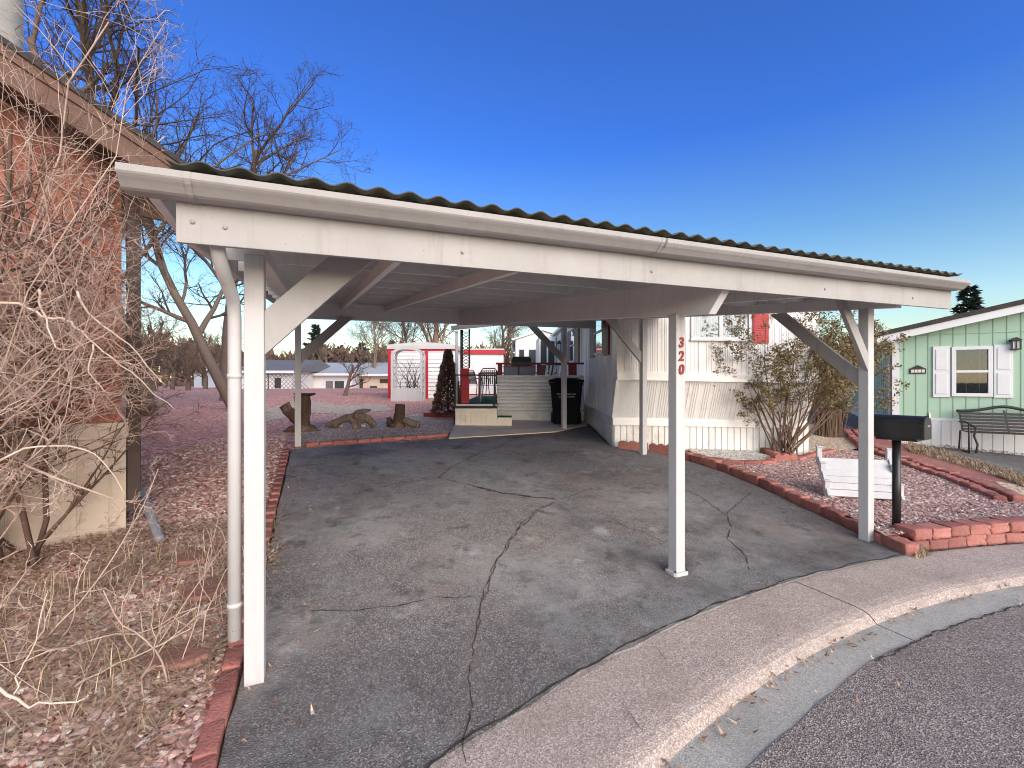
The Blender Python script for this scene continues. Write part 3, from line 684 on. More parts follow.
window_side(9.32, 10.3, 2.17, 3.15, (8.75, 9.25), (10.36, 10.85)); window_side(13.5, 14.7, 2.1, 3.15, (12.65, 13.35), (14.8, 15.3))
mb = MB(); o = H(2.95, 8.05, 1.76); mb.box(2.87, 3.03, 7.99, 8.085, 1.70, 1.77, warp=H); mb.box(2.90, 3.0, 8.0, 8.085, 1.665, 1.70, warp=H); mb.build('outlet_cover', M['grey'], home, .008)
mb = MB()                                                    # wall lantern by the door
o = H(HX0-.16, 16.6, 0); 
mb.bar(H(HX0, 16.6, 2.95), H(HX0-.16, 16.6, 2.95), .03, .03); mb.lathe([(.02, 2.95), (.09, 2.86), (.10, 2.84)], o, 8); mb.lathe([(.075, 2.48), (.09, 2.52)], o, 8); mb.box(HX0-.03, HX0, 16.5, 16.7, 2.75, 3.1, warp=H)
for q in range(6): a = q*math.pi/3; mb.bar(o+V((.085*math.cos(a), .085*math.sin(a), 2.5)), o+V((.09*math.cos(a), .09*math.sin(a), 2.85)), .012, .012)
wl = mb.build('wall_lantern', M['blackm'], home); mb = MB(); mb.lathe([(.06, 2.53), (.075, 2.83)], o, 8); mb.build('lamp_glass', M['lampglass'], wl)
# glazed entry porch on the long side
mb = MB(); mb.box(1.15, 1.84, 19.0, 22, .8, 3.3, warp=H); po = mb.build('entry_porch', M['siding'], home)
mb = MB()
for a, b in ((1.20, 1.45), (1.52, 1.78)): mb.box(a, b, 18.985, 19.02, 1.1, 2.1, warp=H); mb.box(a, b, 18.985, 19.02, 2.18, 3.1, warp=H)
mb.build('pane', M['darkroom'], po)

# ------------------------------------------------------------------ deck beside the home, with its awning and furniture
dk = thing('deck', 'raised deck with green turf floor and corrugated white railing wall beside the home', 'deck', (.3, 13.5, .65))
FZ = 1.08
mb = MB(); mb.box(-1.28, 1.80, 11.42, 17, FZ-.08, FZ); mb.box(-1.28, -.36, 10.42, 11.42, FZ-.08, FZ); mb.build('turf_floor', M['turf'], dk)
mb = MB(); mb.box(-1.29, -.35, 10.405, 10.42, FZ-.03, FZ+.012); mb.build('turf_edging', M['trim'], dk)
mb = MB(); zs = [.86+.0875*i/6 for i in range(61)]
vs = []
for z in zs:
    yy = 11.36+.022*math.cos((z-.86)/.0875*2*math.pi); vs += [V((-.37, yy, z)), V((1.80, yy, z))]
mb.add(vs, [(2*i, 2*i+1, 2*i+3, 2*i+2) for i in range(len(zs)-1)], True); mb.box(-.37, 1.80, 11.39, 11.41, .6, 1.735); mb.box(-.38, 1.81, 11.33, 11.42, 1.737, 1.765)
mb.build('railing_wall', M['siding'], dk)
mb = MB(); mb.box(-.36, 1.80, 11.385, 11.389, .4, .86); x = -.36
while x < 1.75: mb.box(x, x+.085, 11.362, 11.384, .4, .858); x += .118
mb.build('skirting', M['skirting'], dk)
mb = MB(); mb.box(-1.28, -.34, 10.22, 10.40, .5, 1.0); x = -1.28
while x < -.4: mb.box(x+.006, x+.11, 10.205, 10.219, .5, .94); x += .118
mb.box(-1.285, -.335, 10.198, 10.41, .942, .999)
mb.build('step', M['cream'], dk)
mb = MB(); mb.box(-.335, .0, 10.21, 10.62, .5, .80); st = mb.build('step', M['cream'], dk, .005); mb = MB(); mb.box(-.33, -.005, 10.22, 10.615, .801, .815); mb.build('step_turf', M['turf'], st)
mb = MB()
for x in (-1.31, -.40): mb.box(x-.02, x+.02, 10.36, 10.40, .55, 1.78)
mb.box(-1.29, -.42, 10.365, 10.395, 1.745, 1.775); mb.box(-1.29, -.42, 10.365, 10.395, 1.0, 1.045); mb.box(-.42, -.38, 10.42, 11.3, 1.745, 1.775)
mb.build('gate_frame', M['blackm'], dk)
mb = MB(); mb.box(-1.22, -1.04, 10.9, 11.02, FZ, 1.93)
mb.build('red_post', M['red'], dk, .004)
mb = MB()
for x in (-.30, .68): mb.box(x-.055, x+.055, 11.33, 11.42, 1.766, 2.04)
mb.box(1.42, 1.62, 11.34, 11.41, 1.766, 2.04); mb.box(-.40, 1.80, 11.32, 11.43, 2.041, 2.085); mb.box(-.36, .6, 11.36, 11.38, 1.97, 1.99)
mb.box(-1.25, -1.17, 16.8, 16.9, FZ, 1.95); mb.box(-1.2, 1.7, 16.82, 16.88, 1.9, 1.96)
mb.build('hand_rail', M['dkred'], dk)
aw = thing('awning', 'sloping flat awning roof over the deck on black and white posts', 'awning', (.2, 14, FZ))
mb = MB(); mb.prism([(-1.5, 11.2, 2.90), (-1.5, 11.2, 2.98), (1.82, 11.2, 3.32), (1.82, 11.2, 3.24)], (0, 2.6, .34)); mb.build('roof', M['awning'], aw)
mb = MB(); mb.bar((-1.5, 11.18, 2.93), (1.82, 11.18, 3.27), .03, .11); mb.build('fascia', M['awning'], aw)
mb = MB(); mb.tube([(-1.38, 11.3, .6), (-1.38, 11.3, 2.86)], .035, 10); mb.build('post', M['white'], aw)
mb = MB(); mb.box(-1.31, -1.24, 11.45, 11.52, FZ, 2.92); mb.build('post', M['blackm'], aw); mb = MB(); mb.box(-1.10, -1.06, 11.45, 11.49, 1.95, 2.94)
for i in range(11):
    z = 1.95+.085*i; mb.bar((-1.25, 11.47, z), (-1.08, 11.47, z+.085), .012, .012); mb.bar((-1.25, 11.47, z+.085), (-1.08, 11.47, z), .012, .012)
mb.build('lattice', M['blackm'], aw)
tb = thing('patio_table', 'small round dark table standing on the green deck', 'table', (-.62, 13.3, FZ))
mb = MB(); mb.lathe([(.42, .70), (.43, .715), (.42, .73)], (-.62, 13.3, FZ), 24); mb.build('table_top', M['blackm'], tb)
for q in range(4):
    a = q*math.pi/2+.6; mb = MB(); mb.tube([V((-.62+.30*math.cos(a), 13.3+.30*math.sin(a), FZ)), V((-.62+.22*math.cos(a), 13.3+.22*math.sin(a), FZ+.7))], .014, 6); mb.build('leg', M['silver'], tb)
def patio_chair(loc, rz, label):
    o = thing('patio_chair', label, 'chair', loc, rz); Mw = WM[o.name]; T = lambda *p: Mw @ V(p)
    mb = MB()
    for i in range(6): mb.bar(T(-.2, -.2+.08*i, .43), T(.2, -.2+.08*i, .43), .06, .012)
    mb.build('seat', M['blackm'], o)
    mb = MB()
    pts = [(-.22, .22), (-.22, .22)]
    for i in range(8): x = -.19+.054*i; mb.bar(T(x, .22, .46), T(x, .30, .84), .03, .012)
    mb.tube([T(-.22, .21, .43), T(-.22, .30, .80), T(-.16, .32, .88), T(.16, .32, .88), T(.22, .30, .80), T(.22, .21, .43)], .014, 6); mb.build('backrest', M['blackm'], o)
    for sx in (-1, 1):
        for sy in (-1, 1):
            mb = MB(); mb.tube([T(.24*sx, .27*sy, 0), T(.21*sx, .20*sy, .43)], .014, 6); mb.build('leg', M['vent'], o)
        mb = MB(); mb.tube([T(.22*sx, -.21, .43), T(.25*sx, -.22, .62), T(.25*sx, .1, .65), T(.22*sx, .25, .62)], .014, 6); mb.build('arm', M['vent'], o)
    return o
patio_chair((-.60, 12.35, FZ), rad(178), 'pale legged patio chair with its back to the driveway on the deck')
patio_chair((-1.0, 13.6, FZ), rad(60), 'dark patio chair beside the red post on the deck')
sf = thing('outdoor_sofa', 'grey cushioned outdoor sofa behind the red rail', 'sofa', (.2, 12.2, FZ))
for x0, x1 in ((-.22, .16), (.18, .62)):
    mb = MB(); mb.box(x0, x1, 12.0, 12.16, FZ+.42, 2.02); mb.build('back_cushion', M['grey'], sf, .03)
mb = MB(); mb.box(-.25, .65, 12.16, 12.75, FZ+.18, FZ+.42); mb.build('seat', M['grey'], sf, .03)
for x in (-.22, .6):
    for y in (12.05, 12.7): mb = MB(); mb.box(x-.025, x+.025, y-.025, y+.025, FZ, FZ+.18); mb.build('leg', M['blackm'], sf)
gr = thing('covered_grill', 'dark green covered grill rising behind the grey sofa', 'grill', (.32, 13.4, FZ))
mb = MB(); mb.box(-.0, .52, 13.2, 13.7, FZ+.02, FZ+.95); mb.prism([(-.03, 13.15, FZ+.952), (-.0, 13.15, FZ+1.22), (.06, 13.15, FZ+1.26), (.48, 13.15, FZ+1.26), (.55, 13.15, FZ+1.22), (.58, 13.15, FZ+.952)], (0, .6, 0)); mb.build('cover', M['dkgreen'], gr, .02)
lv = thing('folding_chair', 'white slatted folding chair leaning behind the trash bin', 'chair', (1.05, 11.9, FZ))
mb = MB()
for i in range(5): mb.bar((.84+.10*i, 11.75, FZ+.50), (.94+.10*i, 11.95, FZ+.98), .055, .015, (0, 1, 0))
mb.build('slat', M['white'], lv); mb = MB()
mb.bar((.80, 11.76, FZ+.52), (1.30, 11.76, FZ+.52), .03, .03); mb.bar((.90, 11.95, FZ+.97), (1.40, 11.95, FZ+.97), .03, .03)
mb.build('frame', M['blackm'], lv)
for x in (.84, 1.26): mb = MB(); mb.bar((x, 11.76, FZ+.52), (x+.05, 11.62, FZ), .03, .03); mb.build('leg', M['blackm'], lv)

# ------------------------------------------------------------------ wheeled bin
bx_, by_ = 1.28, 10.72; bz = gz(bx_, by_)+.02
bn = thing('trash_bin', 'tall black wheeled trash bin behind the white post', 'bin', (bx_, by_, bz), rad(-6)); Mb = WM[bn.name]
def frus(mb, r0, r1):
    (x0, y0, z0), (x1, y1, z1) = r0, r1
    def ringp(x, y, z, n=6):
        P = []; c = .06
        for sx, sy in ((-1,-1),(1,-1),(1,1),(-1,1)):
            for k in range(n+1):
                a = math.atan2(sy, sx)-math.pi/4+math.pi/2*k/n
                P.append(Mb @ V((sx*(x-c)+c*math.cos(a), sy*(y-c)+c*math.sin(a), z)))
        return P
    mb.loft(ringp(x0, y0, z0), ringp(x1, y1, z1), closed=True, caps=True)
mb = MB(); frus(mb, (.30, .30, .04), (.365, .38, .95)); frus(mb, (.39, .40, .93), (.39, .40, .985)); mb.build('body', M['bin'], bn)
mb = MB(); frus(mb, (.41, .42, .99), (.40, .41, 1.04)); frus(mb, (.40, .41, 1.041), (.25, .27, 1.09)); mb.tube([Mb @ V((-.3, .44, 1.0)), Mb @ V((.3, .44, 1.0))], .02, 8); mb.build('lid', M['bin'], bn)
for s_ in (-1, 1):
    mb = MB(); mb.tube([Mb @ V((s_*.30, .28, .13)), Mb @ V((s_*.36, .28, .13))], .13, 16); mb.build('wheel', M['blackm'], bn)
mb = MB(); rg = random.Random(5)
for r_, z in ((0, .72), (1, .66)):
    x = -.2+.03*r_
    while x < .2-.03*r_:
        w = rg.uniform(.018, .03)
        y = -(.30+.08*(z-.04)/.91)-.004
        for dx in (0, w*.75): mb.bar(Mb @ V((x+dx, y, z-.018)), Mb @ V((x+dx, y, z+.018)), .006, .004)
        mb.bar(Mb @ V((x, y, z+rg.choice((-.016, 0, .016)))), Mb @ V((x+w*.8, y, z+rg.choice((-.016, .016)))), .006, .004); x += w+.014
mb.build('lettering', M['vent'], bn)

# ------------------------------------------------------------------ sheds, arbor, conifer, driftwood
def gzz(x, y): return gz(x, y)
sh = thing('garden_shed', 'white shed with red corner trim behind the arbor', 'shed', (-3.9, 19.8, gz(-3.9, 19.8)))
z0 = gz(-4, 19)
mb = MB(); mb.box(-5.1, -2.4, 19, 21.4, z0-.1, z0+2.05)
z = z0+.02
while z < z0+2.0:
    mb.prism([(-5.11, 18.995, z), (-5.11, 18.955, z), (-5.11, 18.995, z+.15)], (2.72, 0, 0)); z += .16
mb.build('wall', M['siding'], sh)
mb = MB(); mb.box(-5.22, -2.3, 18.88, 21.5, z0+2.06, z0+2.24); mb.prism([(-5.2, 18.9, z0+2.24), (-3.76, 18.9, z0+2.36), (-2.32, 18.9, z0+2.24)], (0, 2.6, 0)); mb.build('roof', M['white'], sh)
mb = MB()
for x in (-5.12, -3.58): mb.box(x-.07, x+.07, 18.93, 18.965, z0-.02, z0+1.97)
mb.box(-5.2, -2.35, 18.93, 18.965, z0+1.98, z0+2.055); mb.box(-5.16, -5.125, 18.97, 21.4, z0, z0+2.0); mb.build('trim', M['red'], sh)
s2 = thing('storage_shed', 'white shed with a red roof edge behind the deck', 'shed', (-1.0, 22, gz(-1, 22)))
z0 = 1.02; mb = MB(); mb.box(-2.6, -.42, 22, 24.2, z0, z0+1.92); mb.build('wall', M['siding'], s2); mb = MB(); mb.box(-2.7, -.34, 21.9, 24.3, z0+1.93, z0+2.14); mb.build('roof_edge', M['red'], s2)
mb = MB(); mb.box(-2.66, -.38, 21.95, 24.25, z0+2.14, z0+2.2); mb.build('roof', M['vent'], s2)
ab = thing('garden_arbor', 'white arched arbor with planter box in front of the shed', 'arbor', (-4.05, 17.6, gz(-4.05, 17.6)))
z0 = gz(-4.05, 17.6); xa, xb = -4.60, -3.48
for y in (17.4, 17.95):
    for x in (xa, xb): mb = MB(); mb.box(x-.045, x+.045, y-.045, y+.045, z0-.05, z0+1.75); mb.build('post', M['white'], ab)
for y in (17.4, 17.95):
    mb = MB(); cx, r_ = (xa+xb)/2, (xb-xa)/2
    P = [V((cx+(r_+.045)*math.cos(a), y-.03, z0+1.75+.34*math.sin(a))) for a in [math.pi*i/16 for i in range(17)]]
    Q = [V((cx+(r_-.055)*math.cos(a), y-.03, z0+1.75+.24*math.sin(a))) for a in [math.pi*i/16 for i in range(17)]]
    mb.prism(P+Q[::-1], (0, .06, 0)); mb.build('arch', M['white'], ab)
mb = MB()
for i in range(1, 16): a = math.pi*i/16; mb.box(cx+r_*math.cos(a)-.02, cx+r_*math.cos(a)+.02, 17.36, 17.99, z0+1.75+.33*math.sin(a), z0+1.75+.33*math.sin(a)+.02)
for x in (xa, xb):
    for k in range(6): mb.box(x-.012, x+.012, 17.46, 17.9, z0+.3+k*.25, z0+.33+k*.25)
mb.build('lattice', M['white'], ab)
mb = MB(); mb.box(xa+.046, xb-.046, 17.38, 17.97, z0-.02, z0+.48); mb.build('planter_box', M['white'], ab, .01)
vn = thing('climbing_vine', 'bare brown vine climbing the white arbor', 'vine', (-4.05, 17.65, z0+.48)); rg = random.Random(11); mb = MB()
for k in range(26):
    p = V((rg.uniform(xa+.1, xb-.1), rg.uniform(17.45, 17.9), z0+.45)); d = V((rg.gauss(0, .25), 0, 1)); pts = [p]
    for i in range(8):
        d = (d+V((rg.gauss(0, .3), rg.gauss(0, .1), .1))).normalized(); p = p+d*rg.uniform(.1, .2); p.x = min(max(p.x, xa-.1), xb+.1); pts.append(p.copy())
    mb.tube(pts, [.012*(1-.08*i) for i in range(len(pts))], 4, smooth=False)
mb.build('stems', M['twig'], vn)
cf = thing('conical_shrub', 'brown conical shrub beside the deck steps', 'shrub', (-1.72, 12.2, gz(-1.72, 12.2))); rg = random.Random(4); mb = MB(); z0 = gz(-1.72, 12.2)
for k in range(9000):
    t = rg.random()**.75; z = z0+.03+1.75*t; rr = (.42*(1-t)**.8+.03)*(1+.22*noise.noise(V((t*9, 7, 3)))); a = rg.uniform(0, 6.283); q = rr*math.sqrt(rg.uniform(.35, 1)); c = V((-1.72+q*math.cos(a), 12.2+q*math.sin(a), z))
    o = V((math.cos(a), math.sin(a), rg.uniform(.2, 1.2))).normalized()*.065; s_ = V((rg.gauss(0,1), rg.gauss(0,1), rg.gauss(0,1))).normalized()*.026
    mb.add([c-s_, c+o, c+s_], [(0,1,2)])
mb.build('foliage', M['juniper'], cf); mb = MB(); mb.tube([(-1.72, 12.2, z0-.1), (-1.72, 12.2, z0+1.5)], [.05, .01], 6); mb.build('trunk', M['bark'], cf)
mb = MB(); zt_ = lambda x, y: gz(x, y)+.05
P = [(-2.35, 12.05), (-1.35, 12.0), (-1.4, 12.6), (-1.9, 12.7)]
for a, b in zip(P, P[1:]): mb.bar(V((*a, zt_(*a))), V((*b, zt_(*b))), .05, .12)
tag(mb.build('shrub_edging', M['dkred'], None, .005), 'low dark red board edging round the conical shrub', 'edging')

def gnarl(mb, pts, rr, n=12, amp=.25, seed=0):
    P0, R0 = [V(p) for p in pts], list(rr); pts, rr = [], []
    for i in range(len(P0)-1):
        for q in range(5): pts.append(P0[i].lerp(P0[i+1], q/5)); rr.append(R0[i]+(R0[i+1]-R0[i])*q/5)
    pts.append(P0[-1]); rr.append(R0[-1]); n = n*2
    k0 = len(mb.v); mb.tube(pts, rr, n)
    for i in range(k0, len(mb.v)):
        p = mb.v[i]; q = 1.3*noise.noise(V((p.x*6, p.y*6, p.z*3+seed)))+.8*noise.noise(V((p.x*19, p.y*19, p.z*5+seed)))+.5*noise.noise(V((p.x*45, p.y*45, p.z*9+seed)))
        j = min((i-k0)//n, len(pts)-1); c = V(pts[j]); mb.v[i] = c+(p-c)*(1+amp*q)
def GP(px, py, h=0): x, y = G(px, py); return V((x, y, gz(x, y)+h))
a = GP(304, 431); s1 = thing('tree_stump', 'forked dark tree stump beside the rear left carport post', 'stump', a); mb = MB()
gnarl(mb, [a+V((-.05,0,-.05)), a+V((-.02,0,.12)), a+V((.0,.02,.32)), a+V((-.02,.02,.55)), a+V((-.03,.02,.72))], [.22,.14,.115,.12,.13], 14, .3, 1)
gnarl(mb, [a+V((-.02,0,.12)), a+V((-.16,-.03,.28)), a+V((-.28,-.04,.42)), a+V((-.36,-.05,.54))], [.11,.095,.10,.105], 12, .3, 2)
gnarl(mb, [a+V((0,0,.04)), a+V((.16,.0,.03)), a+V((.30,.02,-.03))], [.12,.08,.04], 10, .3, 3); gnarl(mb, [a+V((0,0,.05)), a+V((-.2,-.08,.03)), a+V((-.34,-.12,-.02))], [.12,.08,.05], 10, .3, 4)
mb.build('wood', M['wood'], s1)
mb = MB(); mb.lathe([(.10, 0), (.20, .03), (.21, .06), (.19, .065)], a+V((.0,.03,.70)), 14); mb.build('flat_cap', M['dkbrown'], s1)
b = GP(350, 428); d1 = thing('driftwood_log', 'twisted driftwood log lying on the gravel between two stumps', 'log', b); mb = MB()
gnarl(mb, [b+V((-.52,.05,.06)), b+V((-.36,.03,.10)), b+V((-.15,.0,.20)), b+V((.02,-.02,.22)), b+V((.12,-.05,.12)), b+V((.16,-.12,-.02))], [.05,.08,.075,.08,.08,.06], 12, .4, 5)
gnarl(mb, [b+V((.0,0,.2)), b+V((.14,.0,.32)), b+V((.30,.02,.37)), b+V((.44,.02,.38))], [.07,.06,.045,.02], 10, .4, 6)
gnarl(mb, [b+V((.1,-.02,.26)), b+V((.28,-.03,.22)), b+V((.42,-.02,.16)), b+V((.55,.0,.05))], [.09,.10,.09,.06], 12, .45, 7)
mb.build('wood', M['woodpale'], d1)
c = GP(398, 427); s3 = thing('tree_stump', 'upright square cut stump beside the broken log pieces', 'stump', c); mb = MB()
gnarl(mb, [c+V((0,0,-.05)), c+V((.0,0,.1)), c+V((.03,0,.3)), c+V((.05,0,.5))], [.15,.125,.115,.11], 12, .2, 8); gnarl(mb, [c+V((0,.0,.0)), c+V((-.17,0,.08)), c+V((-.20,0,.22))], [.12,.10,.05], 9, .6, 9)
mb.build('wood', M['wood'], s3)
c2 = c+V((.12,-.02,0)); s4 = thing('log_piece', 'short pale log lying against the square cut stump', 'log', c2); mb = MB()
gnarl(mb, [c2+V((0,0,.16)), c2+V((.18,-.03,.09)), c2+V((.36,-.05,.05))], [.08,.075,.07], 12, .25, 10); mb.build('wood', M['woodpale'], s4)
# ------------------------------------------------------------------ red edging: single blocks, laid one by one
def rough_block(name, w, d, h, mat, seed, amp=.006, taper=0.):
    bm = bmesh.new(); bmesh.ops.create_cube(bm, size=1)
    bmesh.ops.bevel(bm, geom=bm.edges[:], offset=.028, segments=1, affect='EDGES')
    bmesh.ops.subdivide_edges(bm, edges=bm.edges[:], cuts=3, use_grid_fill=True)
    for v in bm.verts:
        t = 1-taper*(v.co.y+.5)
        v.co = V((v.co.x*w*t, v.co.y*d, (v.co.z+.5)*h))
        q = V((v.co.x*22+seed*5, v.co.y*22, v.co.z*22))
        v.co += noise.noise_vector(q)*amp*1.2+noise.noise_vector(q*3.3)*amp*.9
    me = bpy.data.meshes.new(name); bm.to_mesh(me); bm.free(); me.materials.append(mat)
    for p in me.polygons: p.use_smooth = True
    return me
def walk(P, step):
    """points every step along a polyline"""
    P = [V(p) for p in P]; out = []; rem = step/2
    for a, b in zip(P, P[1:]):
        L = (b-a).length; d = (b-a)/L; t = rem
        while t < L: out.append((a+d*t, d)); t += step
        rem = t-L
    return out
def lay(name, label, cat, group, meshes, path, step, zf, off=0., tilt=.03, seed=1, gap=0):
    rg = random.Random(seed)
    for i, (p, d) in enumerate(walk(path, step)):
        o = bpy.data.objects.new(name, meshes[i % len(meshes)]); COL.objects.link(o)
        s_ = V((-d.y, d.x)); q = p+s_*off
        o.location = (q.x, q.y, zf(q.x, q.y)+rg.uniform(-.004, .004)); o.rotation_euler = (rg.uniform(-tilt, tilt), rg.uniform(-tilt, tilt), math.atan2(d.y, d.x)+rg.uniform(-tilt, tilt)); o.scale = (rg.uniform(.96, 1.0), 1, rg.uniform(.96, 1.04))
        tag(o, label, cat, group)
bk = [rough_block('edging_brick', .205, .085, .10, M['edging'], i, .004) for i in range(4)]
lay('edging_brick', 'narrow red edging brick in the single line between driveway and left gravel', 'brick', 'red edging bricks along the left of the driveway', bk, [tuple(UV(-.125, v)[:2]) for v in (-.95, 1, 3, 5.3)], .21, lambda x, y: gz(x, y)-.055)
lay('edging_brick', 'flat red edging brick along the far end of the driveway by the stumps', 'brick', 'red edging bricks along the far end of the driveway', bk, [G(306, 446), G(350, 442.5), G(410, 438.5), G(446, 436)], .21, lambda x, y: gz(x, y)-.05, seed=2)
wb = [rough_block('edging_block', .27, .13, .14, M['edging'], 20+i, .009) for i in range(4)]
DR = [G(676, 456), G(715, 468), G(760, 486), G(800, 506), G(838, 523), G(866, 538), G(893, 551)]
lay('edging_block', 'rough red edging block in the row between driveway and mailbox bed', 'block', 'red edging blocks along the right of the driveway', wb, DR, .275, lambda x, y: gz(x, y)-.035, off=.07, seed=3)
wl_ = [rough_block('wall_block', .235, .20, .10, M['edging'], 40+i, .010, .12) for i in range(5)]
def arcp(a0, a1, r, k=20): return [(CX+r*math.cos(rad(a0+(a1-a0)*i/k)), CY+r*math.sin(rad(a0+(a1-a0)*i/k))) for i in range(k+1)]
a1_ = math.degrees(math.atan2(G(896, 553)[1]-CY, G(896, 553)[0]-CX)); 
lay('wall_block', 'rough faced red block in the lower course of the low wall by the kerb', 'block', 'lower course of the low red wall', wl_, arcp(a1_-1.2, 78, RA+.19), .24, lambda x, y: -.03, seed=4)
lay('wall_block', 'rough faced red block in the top course of the low wall by the kerb', 'block', 'top course of the low red wall', wl_, arcp(a1_-1.6, 78, RA+.215), .245, lambda x, y: .073, seed=5)
# the raised bed: gravel inside the blocks
def bedz(x, y): 
    v = vco(x, y); return gz(x, y)+.05+.085*max(0, min(1, 1-(v+.3)/1.6))
bed = [G(676, 455.5), G(715, 467), G(760, 484), G(800, 503), G(838, 520), G(866, 534)]+arcp(a1_, 84, RA+.18, 8)+[G(1008, 512), G(960, 489), G(905, 467), G(880, 459), G(850, 452), G(812, 455), G(798, 461), G(745, 464), G(700, 459)]
sheet('bed_gravel', bed, 0, M['bedgravel'], hfun=bedz, step=.3, cuts=(-.3, .2, .7, 1.3, 1.8, 2.6))
rowp = [G(1020, 512), G(1003, 504), G(960, 484), G(905, 463.5), G(878, 453), G(862, 441), G(853, 432)]
lay('edging_block', 'red edging block in the inner row along the far side of the mailbox bed', 'block', 'inner row of red blocks behind the mailbox bed', wb, rowp, .275, lambda x, y: bedz(x, y)-.07, off=.0, seed=6)
lay('edging_block', 'red edging block in the outer row along the far side of the mailbox bed', 'block', 'outer row of red blocks behind the mailbox bed', wb, rowp, .28, lambda x, y: bedz(x, y)-.085, off=.17, seed=7)
tag(sheet('brick_path', [G(1075, 535), G(1024, 508), G(985, 489), G(930, 468), G(900, 457), G(876, 446), G(862, 436), G(890, 436), G(925, 446), G(960, 458), G(1000, 473), G(1060, 492)], .004, M['path'], step=.3), kind='structure')
sheet('gravel_side_yard', [G(800, 459), G(812, 453), G(850, 450), G(870, 447), G(853, 428), G(835, 420), G(806, 425), (5.52, 9.4), (5.52, 8.5)], .006, M['greygravel'], step=.4)
sheet('white_gravel_bed', [G(690, 452), G(700, 457), G(738, 462), G(765, 461.5), G(772, 457), G(750, 451.5), G(740, 450), (1.95+2, 8.44), (3.3, 8.43)], .02, M['whitegravel'], step=.2)
wed = [rough_block('edging_strip', .30, .12, .11, M['edging'], 60+i, .006) for i in range(3)]
lay('edging_strip', 'pinkish red edging piece curving round the white gravel', 'edging', 'red edging pieces round the white gravel', wed, [G(692, 457), G(702, 461), G(735, 466.5), G(768, 466), G(778, 459), G(762, 451)], .3, lambda x, y: gz(x, y)-.02, seed=8)
lay('edging_strip', 'red edging piece running from the scalloped block towards the side yard', 'edging', 'red edging pieces beside the scalloped block', wed, [G(796, 463), G(812, 458), G(835, 453)], .3, lambda x, y: gz(x, y)-.02, seed=9)
def scallop(px, py, w, rz, label):
    x, y = G(px, py); o = thing('scalloped_edging', label, 'edging', (x, y, gz(x, y)), rz); Mw = WM[o.name]; mb = MB(); P = [(-w/2, 0), (w/2, 0)]; k = 24
    for i in range(k+1):
        t = i/k; P.append((w/2-w*t, .15+.035*abs(math.sin(t*math.pi*3))))
    mb.prism([Mw @ V((a, -.035, b-.02)) for a, b in P], Mw.to_3x3() @ V((0, .07, 0))); mb.build('edging_piece', M['edging'], o, .004)
scallop(633, 450, .52, rad(-12), 'dark red scalloped edging piece left of the middle side post')
scallop(661, 453, .42, rad(-30), 'red scalloped edging piece right of the middle side post')
scallop(785, 463, .42, rad(8), 'red scalloped edging piece at the foot of the leafy shrub')
# flagstones and loose stones
def flagstone(px, py, rx, ry, seed, label):
    x, y = G(px, py); rg = random.Random(seed); mb = MB(); P = []
    for i in range(14):
        a = 2*math.pi*i/14; k = rg.uniform(.82, 1.05); P.append(V((x+rx*k*math.cos(a), y+ry*k*math.sin(a), gz(x, y)+.005)))
    mb.prism(P, (0, 0, .04)); tag(mb.build('flagstone', M['flag'], None, .012), label, 'stone', 'flat sandstones in the gravel')
flagstone(207, 592, .16, .19, 1, 'flat red sandstone beside the downspout'); flagstone(178, 662, .16, .12, 2, 'flat red sandstone among the dry stems, nearest the camera'); flagstone(196, 560, .14, .15, 3, 'small flat sandstone half buried in the gravel')
chip = []
def stone_mesh(seed, s=1.0):
    bm = bmesh.new(); bmesh.ops.create_icosphere(bm, subdivisions=1, radius=1)
    rg = random.Random(seed)
    for v in bm.verts: v.co *= rg.uniform(.72, 1.12)
    vs = [v.co.copy() for v in bm.verts]; fs = [tuple(v.index for v in f.verts) for f in bm.faces]; bm.free(); return vs, fs
TPL = [stone_mesh(i) for i in range(10)]
def whitestone(p, s, label, grp):
    vs, fs = TPL[3]; mb = MB(); mb.add([V(p)+V((v.x*s, v.y*s*.8, v.z*s*.7)) for v in vs], fs); o = mb.build('stone', M['whitegravel'], None, .01); tag(o, label, 'stone', grp)
whitestone(GP(340, 427, .03), .08, 'rounded white stone left of the driftwood fork', None); whitestone(GP(364, 427, .03), .10, 'rounded white stone right of the driftwood fork', None)
for i, (px, py, s) in enumerate(((902, 443, .13), (925, 440, .17), (888, 440, .10))): whitestone(GP(px, py, .03), s, ['pale stone just right of the mailbox post top', 'largest pale stone at the foot of the green house', 'small pale stone half hidden by the mailbox'][i], None)

# ------------------------------------------------------------------ mailbox
mx, my = at(896.5, 527, 4.62).x, 4.62; mz = bedz(mx, my)
mbx = thing('mailbox', 'black domed mailbox on a black post in the gravel bed', 'mailbox', (mx, my, mz)); mb = MB(); mb.tube([(mx, my, mz-.2), (mx, my, 1.03)], .037, 16); mb.build('post', M['black'], mbx)
FM = Frame((mx, my, 0), (.56, -.83)); mb = MB()
def dome(w, hs, n=14): return [(-w, 0)]+[(w*math.cos(math.pi-math.pi*i/n)*1.0, hs+w*.95*math.sin(math.pi*i/n)) for i in range(n+1)]+[(w, 0)]
Lb, Lf = -.18, .225
pa = [FM(Lb, y, 1.04+z) for y, z in dome(.105, .125)]; pb = [FM(Lf, y, 1.04+z) for y, z in dome(.105, .125)]
mb.prism(pa, pb[0]-pa[0]); body = mb.build('body', M['black'], mbx, .004)
mb = MB(); pa = [FM(Lf+.001, y, 1.036+z) for y, z in dome(.112, .128)]; pb = [FM(Lf+.02, y, 1.036+z) for y, z in dome(.112, .128)]; mb.prism(pa, pb[0]-pa[0])
